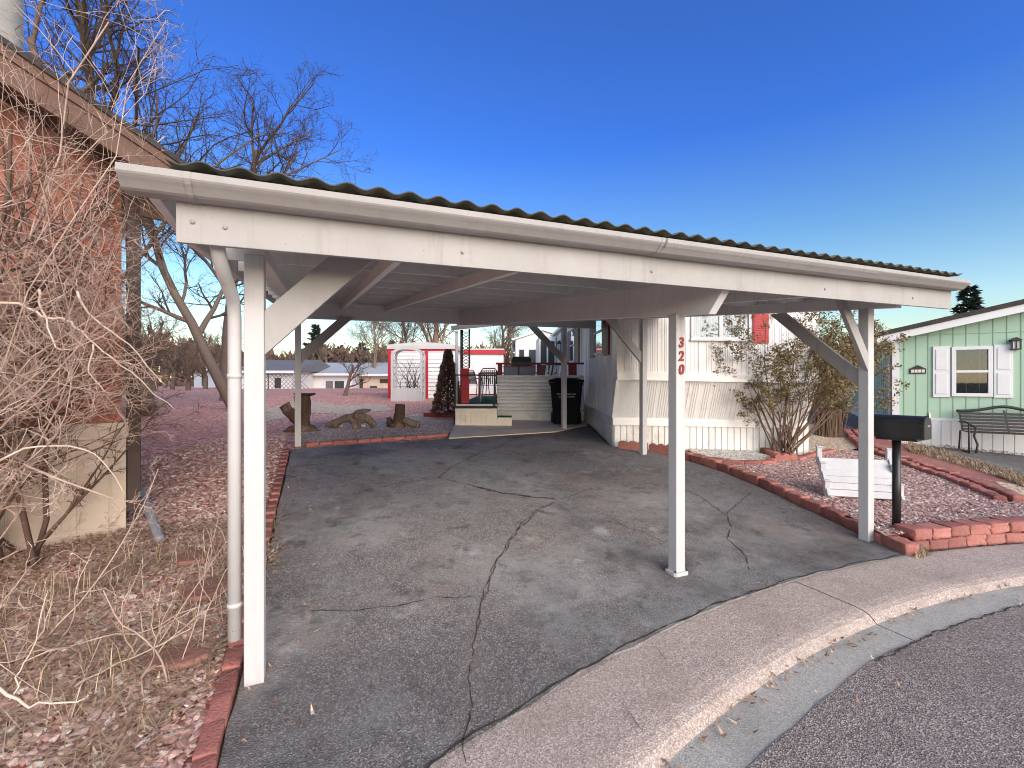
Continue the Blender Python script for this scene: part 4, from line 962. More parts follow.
dr = mb.build('door', M['blackm'], mbx, .003); mb = MB(); mb.bar(FM(Lf+.022, 0, 1.25), FM(Lf+.022, 0, 1.30), .03, .012); mb.bar(FM(Lf+.022, -.03, 1.17), FM(Lf+.022, .03, 1.17), .012, .012); mb.build('latch', M['silver'], dr)
mb = MB(); mb.bar(FM(-.12, .108, 1.15), FM(-.02, .108, 1.15), .008, .02); mb.build('flag', M['dkred'], mbx)
mb = MB(); mb.box(-.15, .18, -.08, .08, 1.012, 1.039, fr=FM); mb.build('mount', M['black'], mbx)

# ------------------------------------------------------------------ little white garden bridge
gx, gy = G(859, 503); gzz_ = bedz(gx, gy)
gb = thing('garden_bridge', 'small white wooden garden bridge lying on the gravel bed behind the carport post', 'garden ornament', (gx, gy, gzz_), rad(-16)); Mz = WM[gb.name]; Mg = Mz @ Matrix.Translation((0, 0, .22)) @ Matrix.Rotation(rad(54), 4, 'X')
gT = lambda x, y, z: Mg @ V((x, y, z))
def gbx(mb, x0, x1, y0, y1, z0, z1): mb.box(x0, x1, y0, y1, z0, z1, warp=gT)
mb = MB()
for i in range(6): zz = .02*math.sin(math.pi*i/5); gbx(mb, -.37, .37, -.25+.088*i, -.25+.088*i+.0855, .0+zz, .02+zz)
mb.build('deck_planks', M['roll'], gb, .003)
mb = MB()
for x in (-.34, .0, .34): gbx(mb, x-.02, x+.02, -.26, .27, -.06, -.001)
mb.build('bearer', M['roll'], gb)
for x in (-.388, .388): mb = MB(); gbx(mb, x-.017, x+.017, -.26, .28, -.05, .045); mb.build('side_rail', M['roll'], gb, .003)
tops = {}
for x in (-.388, .388):
    for k, y in enumerate((-.20, .04, .25)):
        b = gT(x, y, -.02); h = (.15, .16, .18)[k]; mb = MB(); D = lambda a, b_, c, o=b: o+Mz.to_3x3() @ V((a, b_, c))
        mb.box(-.028, .028, -.028, .028, -.05, h, warp=D); p = mb.build('post', M['roll'], gb, .004); mb = MB(); mb.box(-.036, .036, -.036, .036, h+.001, h+.016, warp=D); mb.build('post_cap', M['roll'], p, .003); tops[x, k] = b+V((0, 0, h-.04))
for x in (-.388, .388):
    for k in (0, 1):
        a, b = tops[x, k], tops[x, k+1]; mb = MB(); mb.tube([a.lerp(b, t)-V((0, 0, .10*math.sin(math.pi*t))) for t in [i/8 for i in range(9)]], .010, 6); mb.build('rope', M['pipe'], gb)

# ------------------------------------------------------------------ shrubs on the right
SH = dict(levels=3, seg=[7,5,4,3], wander=[.07,.12,.18,.2], up=[-.004,-.005,.0,.0], tip=[.4,.35,.4,.4], split=0, sides=[5,4,3,3], kids=[6,4,3], angle=[(.3,.8),(.3,.9),(.3,.9)], ratio=[.45,.5,.5], rk=(.45,.65), rmin=.0025)
SH['from'] = [.45,.3,.2]
bx, by = G(786, 456); bz = gz(bx, by); rg = random.Random(21)
o = thing('leafy_shrub', 'vase shaped shrub with sparse olive leaves in front of the white home', 'shrub', (bx, by, bz)); a, b, lf = MB(), MB(), MB(); sp = dict(SH); sp['leaf'] = 2; sp['leaflvl'] = 2; sp['leaffn'] = leafadder(lf, .030)
for k in range(30):
    an = rg.uniform(0, 6.283); t = rg.random()**.7; d = V((math.cos(an)*t*.55+.12, math.sin(an)*t*.45, 1)); grow(rg, (a, b), V((bx+rg.gauss(0, .11), by+rg.gauss(0, .07), bz-.03)), d, rg.uniform(1.6, 2.75), rg.uniform(.008, .016), 0, sp)
for (dx, L) in ((-.62, 1.5), (-.72, 1.3), (.95, 2.5), (1.25, 2.4), (.8, 2.6), (-.55, 2.2), (1.1, 2.2), (.5, 2.7)):
    grow(rg, (a, b), V((bx+rg.gauss(0, .1), by, bz)), V((dx, rg.uniform(-.3, .2), 1)), L, .015, 0, sp)
a.build('stems', M['bush'], o); b.build('twigs', M['bush'], o); lf.build('leaves', M['leafolive'], o)
x2, y2 = G(829, 436); z2 = gz(x2, y2); o = thing('bundled_shrub', 'dense brown stemmed shrub with yellow olive crown beside the green house path', 'shrub', (x2, y2, z2)); a, b, lf = MB(), MB(), MB(); sp = dict(SH); sp.update(leaf=3, leaflvl=2, leaffn=leafadder(lf, .03), kids=[5,4,3], up=[.05,.02,0,0])
sp['from'] = [.6,.3,.2]
for k in range(46):
    an = rg.uniform(0, 6.283); t = rg.random(); p = V((x2+.24*t*math.cos(an), y2+.2*t*math.sin(an), z2-.02)); d = V((math.cos(an)*t*.12+rg.gauss(0, .05), math.sin(an)*t*.10, 1)); grow(rg, (a, b), p, d, rg.uniform(1.3, 2.0), rg.uniform(.008, .014), 0, sp)
for k in range(230):
    an = rg.uniform(0, 6.283); t = math.sqrt(rg.random()); p = V((x2+.30*t*math.cos(an), y2+.25*t*math.sin(an), z2)); a.tube([p, p+V((rg.gauss(0, .05), rg.gauss(0, .05), rg.uniform(.5, .9))), p+V((rg.gauss(0, .1)+.05*math.cos(an), rg.gauss(0, .1), rg.uniform(1.0, 1.35)))], [.008, .006, .003], 3, smooth=False)
a.build('stems', M['bark2'], o); b.build('twigs', M['bush'], o); lf.build('leaves', M['leafyellow'], o)
# ------------------------------------------------------------------ green neighbour home
FG = Frame((8.55, 10.15, .22), (.87, -.49)); gh = thing('green_house', 'mint green house with white shutters and white skirting on the right', 'house', FG(3, 4, .0), math.atan2(-.49, .87))
SL = .235
def g_(x, y, z): return FG(x, y, z)
WD = 7.6
mb = MB(); mb.prism([g_(0, 0, .58), g_(WD, 0, .58), g_(WD, 0, 2.42), g_(WD/2, 0, 2.42+SL*WD/2), g_(0, 0, 2.42)], FG.ey*15); gw = mb.build('wall', M['mint'], gh)
mb = MB(); x = .18
while x < WD-.05:
    top = 2.40+SL*min(x, WD-x); mb.box(x-.008, x+.008, -.006, .004, .60, top, fr=FG); x += .203
mb.box(.0, WD, -.012, .004, 2.395, 2.405, fr=FG)
y = .2
while y < 15: mb.box(-.006, .004, y-.008, y+.008, .6, 2.4, fr=FG); y += .203
mb.build('grooves', M['mintdk'], gw)
mb = MB(); mb.box(.01, WD-.01, .01, 14.9, -.4, .579, fr=FG); mb.box(-.02, WD+.02, -.022, .01, .545, .60, fr=FG); mb.box(-.022, .01, .01, 15, .545, .60, fr=FG); x = .0
while x < WD: mb.box(x, x+.145, -.006, .012, -.3, .544, fr=FG); x += .16
mb.build('skirting', M['trim'], gh)
mb = MB(); mb.box(-.03, .09, -.03, .02, .60, 2.38, fr=FG); mb.build('corner_board', M['trim'], gh)
rz_ = lambda x: 2.46+SL*x if x < WD/2 else 2.46+SL*(WD-x)
mb = MB(); E_ = .32
for (a, b) in ((-E_, WD/2), (WD/2, WD+E_)):
    mb.prism([g_(a, -E_, rz_(a)-.15), g_(b, -E_, rz_(b)-.15), g_(b, -E_, rz_(b)), g_(a, -E_, rz_(a))], FG.ey*.04)
mb.box(-E_-.03, -E_, -E_, 15.2, rz_(-E_)-.15, rz_(-E_), fr=FG); mb.box(-E_, -.02, -E_+.04, 15.2, rz_(-E_)-.13, rz_(-E_)-.11, fr=FG); mb.build('fascia', M['trim'], gh)
mb = MB()
for (a, b) in ((-E_-.05, WD/2), (WD/2, WD+E_+.05)): mb.prism([g_(a, -E_-.03, rz_(a)+.002), g_(b, -E_-.03, rz_(b)+.002), g_(b, -E_-.03, rz_(b)+.10), g_(a, -E_-.03, rz_(a)+.10)], FG.ey*15.5)
mb.build('roof', M['shingle'], gh)
def gwindow(x0, x1, z0, z1):
    f = .07; mb = MB()
    for a in ((x0, x1, z0, z0+f), (x0, x1, z1-f, z1), (x0, x0+f, z0+f, z1-f), (x1-f, x1, z0+f, z1-f), (x0+f, x1-f, (z0+z1)/2-.025, (z0+z1)/2+.025)): mb.box(a[0], a[1], -.05, .0, a[2], a[3], fr=FG)
    w = mb.build('window', M['trim'], gh, .004); mb = MB(); mb.box(x0+f, x1-f, -.022, -.018, z0+f, z1-f, fr=FG); mb.build('pane', M['glass'], w)
    mb = MB(); mb.box(x0+f, x1-f, -.006, -.002, z0+f, z1-f, fr=FG); mb.build('blind', M['darkroom'], w)
    for a in (x0-.30, x1+.02):
        mb = MB(); mb.box(a, a+.28, -.035, 0, z0-.02, z1+.02, fr=FG); zm = (z0+z1)/2
        for (p, q) in ((z0+.05, zm-.04), (zm+.04, z1-.05)): mb.box(a+.045, a+.235, -.047, -.034, p, q, fr=FG)
        mb.build('shutter', M['trim'], gh, .006)
def gx_at(px):   # where along the gable wall a sight line falls
    k = (px-512)/FX; return (k*FG.o.y-FG.o.x)/(FG.ex.x-k*FG.ex.y)
def gz_at(px, py):
    x = gx_at(px); Y = FG.o.y+FG.ex.y*x; return CAMZ+(HY-py)/FX*Y-FG.o.z
gwindow(gx_at(951), gx_at(992), gz_at(970, 396.5), gz_at(970, 346.5))
xl, zl = gx_at(1014), gz_at(1014, 345); mb = MB()
mb.box(xl-.07, xl+.07, -.12, .0, zl+.07, zl+.09, fr=FG); mb.prism([g_(xl-.09, -.13, zl+.091), g_(xl+.09, -.13, zl+.091), g_(xl, -.13, zl+.15)], FG.ey*.13); mb.box(xl-.07, xl+.07, -.12, .0, zl-.10, zl-.08, fr=FG)
for dx in (-.062, -.0, .062): mb.box(xl+dx-.008, xl+dx+.008, -.118, -.10, zl-.08, zl+.07, fr=FG)
wl = mb.build('wall_lamp', M['blackm'], gh); mb = MB(); mb.box(xl-.05, xl+.05, -.098, -.01, zl-.078, zl+.068, fr=FG); mb.build('lamp_glass', M['lampglass'], wl)
xl, zl = gx_at(917.5), gz_at(917.5, 371); mb = MB(); mb.prism([g_(xl-.14, -.02, zl-.06), g_(xl+.14, -.02, zl-.06), g_(xl+.14, -.02, zl+.05), g_(xl, -.02, zl+.13), g_(xl-.14, -.02, zl+.05)], FG.ey*.02); pl = mb.build('number_plaque', M['blackm'], gh)
mb = MB()
for i in range(4): mb.box(xl-.115+.06*i, xl-.065+.06*i, -.026, -.021, zl-.035, zl+.03, fr=FG)
pl2 = mb.build('number_tiles', M['lampglass'], pl)
mb = MB(); q = [g_(-.30, -.05, 2.30), g_(-.30, -.05, 2.24), g_(-.06, .12, 2.05), g_(-.05, .12, .15)]; mb.tube(q, .035, 8); mb.build('downspout', M['trim'], gh)
# steps rail and vent of the shaded side of the green house
pr = at(841, 427, 11.8); o = thing('porch_rail', 'dark wooden stair rail beside the bundled shrub', 'railing', (pr.x, pr.y, gz(pr.x, pr.y))); mb = MB(); z_ = gz(pr.x, pr.y); mb.box(pr.x-.05, pr.x+.05, pr.y-.05, pr.y+.05, z_-.1, z_+.95); mb.build('post', M['dkbrown'], o); mb = MB(); mb.bar(pr+V((-.55, .1, z_+1.25-pr.z)), pr+V((.0, 0, z_+.92-pr.z)), .09, .09); mb.bar(pr+V((-.45, .1, z_+.65-pr.z)), pr+V((.0, 0, z_+.35-pr.z)), .07, .07); mb.build('hand_rail', M['dkbrown'], o)
# bench
p0 = at(966, 446, 9.02); zb = gz(p0.x, p0.y)
bo = thing('garden_bench', 'black metal slatted bench with curved crest against the green house', 'bench', (p0.x, p0.y, zb), math.atan2(-.49, .87)); FB = Frame((p0.x, p0.y, zb), (.87, -.49)); LB = 1.45
mb = MB()
for i in range(6): z = .46+.062*i; mb.bar(FB(.06, .36+.035*i, z), FB(LB-.06, .36+.035*i, z), .014, .046, FB(0, .2, 1)-FB(0, 0, 0))
P = [FB(.02+(LB-.04)*t, .585, .83+.075*math.exp(-((t-.5)/.2)**2)-.015*math.cos(6.28*t)) for t in [i/24 for i in range(25)]]; mb.tube(P, .03, 6)
for x in (.05, LB/2, LB-.05): mb.bar(FB(x, .35, .42), FB(x, .58, .84), .03, .015)
mb.build('backrest', M['blackm'], bo)
mb = MB()
for i in range(6): mb.bar(FB(.04, -.02+.07*i, .42), FB(LB-.04, -.02+.07*i, .42), .045, .012)
mb.build('seat', M['blackm'], bo)
for x in (.03, LB-.03):
    mb = MB(); mb.tube([FB(x, -.05, 0), FB(x, -.05, .60)], .016, 6); mb.tube([FB(x, .50, 0), FB(x, .42, .42)], .016, 6); mb.tube([FB(x, -.05, .60), FB(x, .2, .62), FB(x, .45, .6)], .018, 6)
    mb.tube([FB(x+.10, -.05, .02), FB(x+.14, .0, .18), FB(x+.10, .05, .35), FB(x+.15, .1, .5), FB(x+.06, .2, .58)], .02, 6); mb.tube([FB(x, -.05, .03), FB(x, .5, .03)], .014, 6)
    mb.build('leg_frame', M['blackm'], bo)
# ground of the neighbour's yard
sheet('neighbour_driveway', [G(935, 447), G(1080, 462), G(1240, 500), G(1240, 560), G(1090, 500), G(1000, 468), G(955, 456)], .010, M['drive'], jit=.05)
sheet('grey_gravel_verge', [G(965, 478), G(1000, 482), G(1080, 500), G(1080, 520), G(1024, 497), G(990, 480)], .008, M['greygravel'], jit=.1)
def blades(name, poly, count, h, cols, mat, seed, lean=.8, w=.004, hz=gz, lying=False):
    rg = random.Random(seed); mb = MB(); xs = [p[0] for p in poly]; ys = [p[1] for p in poly]; n = 0
    def inside(x, y):
        c = False; j = len(poly)-1
        for i in range(len(poly)):
            (xi, yi), (xj, yj) = poly[i], poly[j]
            if (yi > y) != (yj > y) and x < (xj-xi)*(y-yi)/(yj-yi)+xi: c = not c
            j = i
        return c
    while n < count:
        x, y = rg.uniform(min(xs), max(xs)), rg.uniform(min(ys), max(ys))
        if not inside(x, y): continue
        if noise.noise(V((x*2.2, y*2.2, seed))) < rg.uniform(-.6, .3): continue
        n += 1; p = V((x, y, hz(x, y)+(.012 if lying else -.005))); an = rg.uniform(0, 6.283); hh = h*rg.uniform(.4, 1.2); l = lean*rg.uniform(.2, 1.2)
        d = V((math.cos(an)*l, math.sin(an)*l, .12 if lying else 1)).normalized()*hh; s_ = V((-math.sin(an), math.cos(an), 0))*w; c = rg.choice(cols); k = rg.uniform(.7, 1.15); c = tuple(q*k for q in c)
        m_ = p+d*.55; t = p+d+V((d.x*.3, d.y*.3, -hh*.25*(0 if lying else 1)+(rg.uniform(-.01, .02) if lying else 0)))
        mb.add([p-s_, p+s_, m_+s_*.8, m_-s_*.8, t], [(0,1,2,3), (3,2,4)], col=c)
    return tag(mb.build(name, mat), kind='stuff')
STR = [(.46,.34,.22), (.54,.42,.29), (.38,.27,.17), (.60,.50,.37), (.32,.22,.14)]
blades('dry_grass', [G(903, 446), G(925, 447), G(960, 458), G(1024, 476), G(1060, 486), G(1060, 500), G(1000, 478), G(950, 463), G(910, 452)], 5200, .13, STR, M['straw'], 3, 1.0, .005)
blades('leaf_scatter', [G(935, 441), G(1024, 447), G(1060, 450), G(1060, 458), G(1000, 456), G(930, 449)], 700, .06, [(.22,.14,.09), (.16,.10,.07), (.30,.21,.13)], M['straw'], 4, 1., .012, lying=True)
blades('grass_tuft', [G(905, 549), G(918, 548), G(930, 556), G(917, 559)], 220, .11, STR, M['straw'], 5, .9, .004)
blades('grass_tuft', [G(785, 505), G(800, 511), G(815, 519), G(800, 516)], 130, .05, STR, M['straw'], 6, 1.2, .004)

# ------------------------------------------------------------------ brick house on the left
FB2 = Frame((-3.62, 4.2, .22), (.72, .69))     # x runs along the gable wall towards the corner (0); -x goes left and nearer
bh = thing('brick_house', 'orange brick house with brown roof edge behind the tangled bush', 'house', FB2(-3, 4, 0), math.atan2(.69, .72)); q_ = FB2
GWD = 7.0; EZ = 3.34; SB = .50
mb = MB(); mb.prism([q_(-GWD, 0, .9), q_(0, 0, .9), q_(0, 0, EZ), q_(-GWD/2, 0, EZ+SB*GWD/2), q_(-GWD, 0, EZ)], FB2.ey*12); mb.build('wall', M['brick'], bh)
mb = MB(); mb.box(-GWD, .03, -.05, .02, -.3, 1.0, fr=q_); x = -GWD
while x < -.05: mb.box(x, min(x+.19, .028), -.062, -.05, -.3, .86, fr=q_); x += .21
mb.box(-GWD, .045, -.075, -.045, .87, 1.01, fr=q_); mb.box(.0, .03, .02, 12, -.3, 1.0, fr=q_); mb.build('skirting', M['beige'], bh, .003)
mb = MB(); E_ = .60; rb = lambda x: EZ+.14+SB*(-x)
mb.prism([q_(E_, -E_, rb(E_)-.26), q_(-GWD/2, -E_, rb(-GWD/2)-.26), q_(-GWD/2, -E_, rb(-GWD/2)), q_(E_, -E_, rb(E_))], FB2.ey*.05)
mb.prism([q_(E_+.02, -E_-.02, rb(E_)-.08), q_(-GWD/2, -E_-.02, rb(-GWD/2)-.08), q_(-GWD/2, -E_-.02, rb(-GWD/2)+.0), q_(E_+.02, -E_-.02, rb(E_)+.0)], FB2.ey*.02)
mb.box(E_-.02, E_+.02, -E_+.05, -.04, rb(E_)-.24, rb(E_)-.02, fr=q_); mb.box(.02, E_, -.06, -.02, rb(E_)-.24, rb(E_)-.06, fr=q_); mb.build('barge_board', M['brown'], bh)
ES = .10
mb = MB()
for (e, y0, y1) in ((E_-.03, -E_+.06, -.06), (ES-.02, -.06, 12)): mb.prism([q_(e, y0, rb(e)-.17), q_(-GWD/2, y0, rb(-GWD/2)-.17), q_(-GWD/2, y0, rb(-GWD/2)-.14), q_(e, y0, rb(e)-.14)], FB2.ey*(y1-y0))
mb.build('soffit', M['soffit'], bh)
mb = MB()
for (e, y0, y1) in ((E_+.04, -E_-.04, -.02), (ES+.02, -.02, 12)): mb.prism([q_(e, y0, rb(e)+.003), q_(-GWD/2, y0, rb(-GWD/2)+.003), q_(-GWD/2, y0, rb(-GWD/2)+.05), q_(e, y0, rb(e)+.05)], FB2.ey*(y1-y0))
mb.prism([q_(-GWD/2, -E_-.04, rb(-GWD/2)+.003), q_(-GWD-E_, -E_-.04, rb(E_)+.003), q_(-GWD-E_, -E_-.04, rb(E_)+.05), q_(-GWD/2, -E_-.04, rb(-GWD/2)+.05)], FB2.ey*12.6); mb.build('roof', M['shingle'], bh)
mb = MB(); mb.box(E_+.02, E_+.13, -E_-.02, -.04, rb(E_)-.13, rb(E_)-.0, fr=q_); mb.build('gutter', M['brown'], bh, .01)
mb = MB(); mb.box(.035, .135, -.06, .05, .18, EZ+.02, fr=q_); mb.build('downspout', M['dkbrown'], bh, .008)
vp = at(4, 40, 4.4); mb = MB(); mb.lathe([(.13, -1.0), (.13, .62), (.16, .63), (.16, .66), (.1, .72)], vp, 14); mb.build('vent_pipe', M['vent'], bh)
a, b = GP(141, 512, .22), GP(160, 546, .05); mb = MB(); k = 24; mb.tube([a.lerp(b, i/k) for i in range(k+1)], [.034+.004*(i % 2) for i in range(k+1)], 10)
tag(mb.build('drain_pipe', M['pipe']), 'grey ribbed drain pipe lying on the gravel at the brick corner', 'pipe')

# ------------------------------------------------------------------ tangled leafless bush in front of it
TB = dict(levels=3, seg=[9,7,5,3], wander=[.15,.2,.26,.3], up=[.0,-.03,-.02,.0], tip=[.45,.35,.3,.3], split=0, sides=[5,4,3,3], kids=[9,5,3], angle=[(.35,1.1),(.35,1.2),(.4,1.2)], ratio=[.5,.55,.5], rk=(.5,.75), rmin=.0022)
TB['from'] = [.3,.15,.1]; TB['clip'] = lambda q, l: q.x+.70*q.y+.5*noise.noise(V((q.x*1.5, q.y, q.z*1.5))) > -.42 or (l > 0 and .2 < q.z < 1.15 and q.x+.95*q.y > -.95+.4*noise.noise(V((q.x, q.y, q.z*3)))) 
rg = random.Random(77)
def tangle(name, label, loc, n, spread, Lr, mats, spec=TB, rr=(.008, .018), dirf=None):
    o = thing(name, label, 'bush', loc); a, b = MB(), MB(); loc = V(loc)
    for k in range(n):
        an = rg.uniform(0, 6.283); t = math.sqrt(rg.random()); p = loc+V((spread[0]*t*math.cos(an), spread[1]*t*math.sin(an), -.03)); p.z = gz(p.x, p.y)-.02
        d = dirf(rg) if dirf else V((rg.gauss(.15, .45), rg.gauss(-.1, .35), 1))
        grow(rg, (a, b), p, d, rg.uniform(*Lr), rg.uniform(*rr), 0, spec)
    a.build('canes', M[mats[0]], o); b.build('twigs', M[mats[1]], o); return o
tangle('tangled_bush', 'big tangled leafless bush of pale canes against the brick wall', (-4.35, 3.05, .1), 88, (.5, .45), (1.8, 4.3), ('cane', 'cane'), rr=(.005, .012))
tangle('tangled_bush', 'darker brown leafless bush deeper in against the beige skirting', (-4.05, 3.5, .15), 24, (.45, .2), (1.8, 3.8), ('canedk', 'canedk'), rr=(.010, .022))
tangle('dead_branches', 'low spray of dry tan stems over the gravel at the left foreground', (-2.75, 2.35, 0), 12, (.55, .35), (.5, 1.3), ('cane', 'cane'), dict(TB, kids=[3,2,2], clip=lambda q, l: q.x > -1.6), (.004, .008), lambda r: V((r.gauss(.1, .6), r.gauss(0, .5), .8)))
tangle('dead_branches', 'few thin dry stems beside the flat sandstones', (-1.95, 2.55, 0), 8, (.25, .35), (.4, .9), ('cane', 'cane'), dict(TB, kids=[2,2,1], clip=lambda q, l: uco(q.x, q.y) < -9 or uco(q.x, q.y) > -.05), (.003, .006), lambda r: V((r.gauss(.2, .5), r.gauss(.1, .4), .9)))
o = thing('bleached_branch', 'bleached bare branch arching out of the bush at left', 'branch', (-3.3, 2.9, 1.6)); mb = MB()
for P, r in (([at(-30, 300, 2.6), at(20, 305, 2.62), at(48, 318, 2.65), at(70, 322, 2.66), at(95, 345, 2.7), at(130, 372, 2.8), at(175, 410, 2.95)], .011), ([at(40, 290, 2.6), at(44, 318, 2.64), at(62, 350, 2.66), at(110, 330, 2.72)], .009), ([at(75, 292, 2.6), at(95, 320, 2.65), at(128, 345, 2.72), at(165, 385, 2.85)], .009), ([at(95, 345, 2.7), at(90, 372, 2.7), at(110, 395, 2.75)], .007), ([at(-20, 470, 2.3), at(40, 446, 2.4), at(95, 455, 2.5), at(125, 500, 2.6)], .008), ([at(-20, 684, 1.95), at(15, 700, 1.95), at(45, 704, 1.96), at(85, 698, 2.0)], .010), ([at(12, 702, 1.95), at(20, 670, 2.0), at(36, 640, 2.05), at(48, 590, 2.15)], .005)):
    Q = []
    for i in range(len(P)-1):
        a, b, c, d = P[max(i-1, 0)], P[i], P[i+1], P[min(i+2, len(P)-1)]
        for t in (0, .25, .5, .75): Q.append(.5*((2*b)+(c-a)*t+(2*a-5*b+4*c-d)*t*t+(3*b-a-3*c+d)*t**3)+V((rg.gauss(0, .006), rg.gauss(0, .006), rg.gauss(0, .006))))
    Q.append(P[-1]); mb = MB(); mb.tube(Q, [.8*r*(1-.7*i/len(Q)) for i in range(len(Q))], 6); mb.build('branch', M['canelight'], o)

# ------------------------------------------------------------------ trees and houses beyond
g0 = lambda x, y: gz(x, y)
T1 = dict(TREE, wander=[.06,.16,.2,.22,.25], kids=[7,6,6,5])
def tr(px, Y, label, d, L, r, seed, spec=TREE, mats=('bark', 'twig'), limbs=(), name='bare_tree', group=None):
    x = (px-512)/FX*Y; z = gz(x, Y); return bare_tree(name, label, (x, Y, z), d, L, r, seed, spec, mats, group, limbs)
PT = dict(TREE, kids=[14,10,8,5], ratio=[.62,.58,.55,.5], angle=[(.35,.8),(.4,.9),(.45,1.0),(.4,1.0)], rmin=.009); PT['from'] = [.12,.15,.1,.1]
tr(238, 13.0, 'large bare tree with trunk leaning left behind the carport', (-.46, .0, 1), 7.2, .165, 12, dict(TREE, wander=[.05,.14,.18,.22,.25], kids=[9,9,8,6]))
tr(226, 16.5, 'bare tree with upright forked stem above the carport roof', (-.03, 0, 1), 9.6, .20, 31, dict(TREE, wander=[.05,.12,.18,.22,.25], kids=[9,8,8,6]))
tr(150, 11.5, 'bare tree with dark twigs rising over the brick house roof', (-.10, 0, 1), 10.0, .20, 5, dict(TREE, wander=[.06,.14,.18,.22,.25], kids=[9,9,8,6]))
tr(92, 13.5, 'bare tree showing above the ridge of the brick house', (.05, 0, 1), 11.5, .2, 41, dict(TREE, wander=[.06,.14,.18,.22,.25], kids=[10,9,8,6]))
tr(345, 20, 'small bare tree before the far white ranch house', (.0, 0, 1), 1.6, .10, 8, dict(TREE, levels=4, kids=[8,5,5,3], ratio=[1.0,.6,.55,.5], angle=[(.4,.9),(.4,.9),(.4,1.0),(.4,1.0)]))
tr(432, 26, 'pale barked bare tree behind the red trimmed shed', (.05, 0, 1), 7.5, .20, 14, PT, ('bark2', 'twig2'))
tr(405, 30, 'slender pale bare tree left of the shed roof', (.1, 0, 1), 6.0, .10, 15, PT, ('bark2', 'twig2'))
tr(505, 32, 'tan bare tree showing under the awning', (.0, 0, 1), 6.0, .15, 16, PT, ('bark2', 'twig2'))
tr(372, 44, 'tall thin bare tree far behind the ranch house', (.0, 0, 1), 7.5, .14, 18, PT, ('bark2', 'twig2'))
# far wood edge: three kinds of bare tree, copied
BG = dict(TREE, levels=3, seg=[4,4,4,3,3], kids=[12,10,9], sides=[5,4,3,3,3], rmin=.014, split=1); BG['from'] = [.15,.15,.1]
protos = []
for i, (h, r, lab) in enumerate(((4.2, .2, 'rounded brown bare tree in the far tree line'), (3.4, .18, 'low bushy bare tree in the far tree line'), (5.0, .22, 'taller bare tree in the far tree line'))):
    p = bare_tree('far_tree', lab, (0, 0, 0), (0, 0, 1), h, r, 50+i, BG, ('bark', 'twig2' if i else 'twig'), 'bare trees of the far tree line'); protos.append(p)
rg = random.Random(9); used = [0, 0, 0]
spots = [(125, 24), (140, 30), (155, 27), (172, 33), (188, 30), (205, 36), (218, 40), (165, 42), (145, 44), (282, 52), (300, 58), (318, 55), (340, 60), (362, 57), (385, 62), (402, 58), (468, 44), (486, 50), (520, 52), (540, 58), (455, 60), (500, 64), (265, 60), (120, 36), (650, 50), (700, 55), (745, 52), (830, 44), (868, 50)]
for i, (px, Y) in enumerate(spots):
    k = i % 3; o = protos[k] if not used[k] else copy_tree(protos[k]); used[k] += 1; x = (px-512)/FX*Y
    o.location = (x, Y, gz(x, Y)); o.rotation_euler = (0, 0, rg.uniform(0, 6.28)); s_ = rg.uniform(.8, 1.1); o.scale = (s_, s_, s_*rg.uniform(.8, 1.0))
def evergreen(loc, h, w, seed, label, group=None):
    o = thing('evergreen_tree', label, 'tree', loc, 0, group); rg = random.Random(seed); mb = MB(); loc = V(loc)
    z = .12*h
    while z < h*.985:
        t = z/h; R_ = w*(1-t)**.8*rg.uniform(.75, 1.1)
        for k in range(int(6+6*(1-t))):
            a = rg.uniform(0, 6.283); L = R_*rg.uniform(.55, 1.15); d = V((math.cos(a), math.sin(a), rg.uniform(-.1, .25)))
            base = loc+V((0, 0, z)); n = max(3, int(L/.22))
            for i in range(n):
                f = (i+.6)/n; c = base+d*L*f+V((0, 0, .18*L*f*f))
                for _ in range(5):
                    q = V((rg.gauss(0,1), rg.gauss(0,1), rg.gauss(0,.5))).normalized()*(.14+.02*h); e = (d+V((rg.gauss(0,.6), rg.gauss(0,.6), rg.gauss(0,.45)))).normalized()*(.26+.03*h)
                    mb.add([c-q*.5, c+e, c+q*.5], [(0,1,2)])
        z += h*.035
    mb.build('crown', M['needles'], o); mb = MB(); mb.tube([loc-V((0,0,.2)), loc+V((0,0,h*.95))], [h*.02, .02], 7); mb.build('trunk', M['bark'], o); return o
def ev(px, Y, top, w, seed, label, group=None):
    x = (px-512)/FX*Y; z = gz(x, Y); evergreen((x, Y, z), CAMZ+(HY-top)/FX*Y-z, w, seed, label, group)
ev(970, 42, 284, 3.4, 1, 'dark spruce rising behind the green house roof')
ev(316, 70, 324, 3.6, 2, 'tallest dark evergreen left of the far ranch house'); ev(362, 75, 342, 4.0, 3, 'broad dark evergreen behind the far ranch roof'); ev(392, 78, 340, 4.2, 4, 'dark evergreen just left of the shed roof'); ev(340, 80, 345, 4.5, 6, 'low dark evergreen between two taller ones')
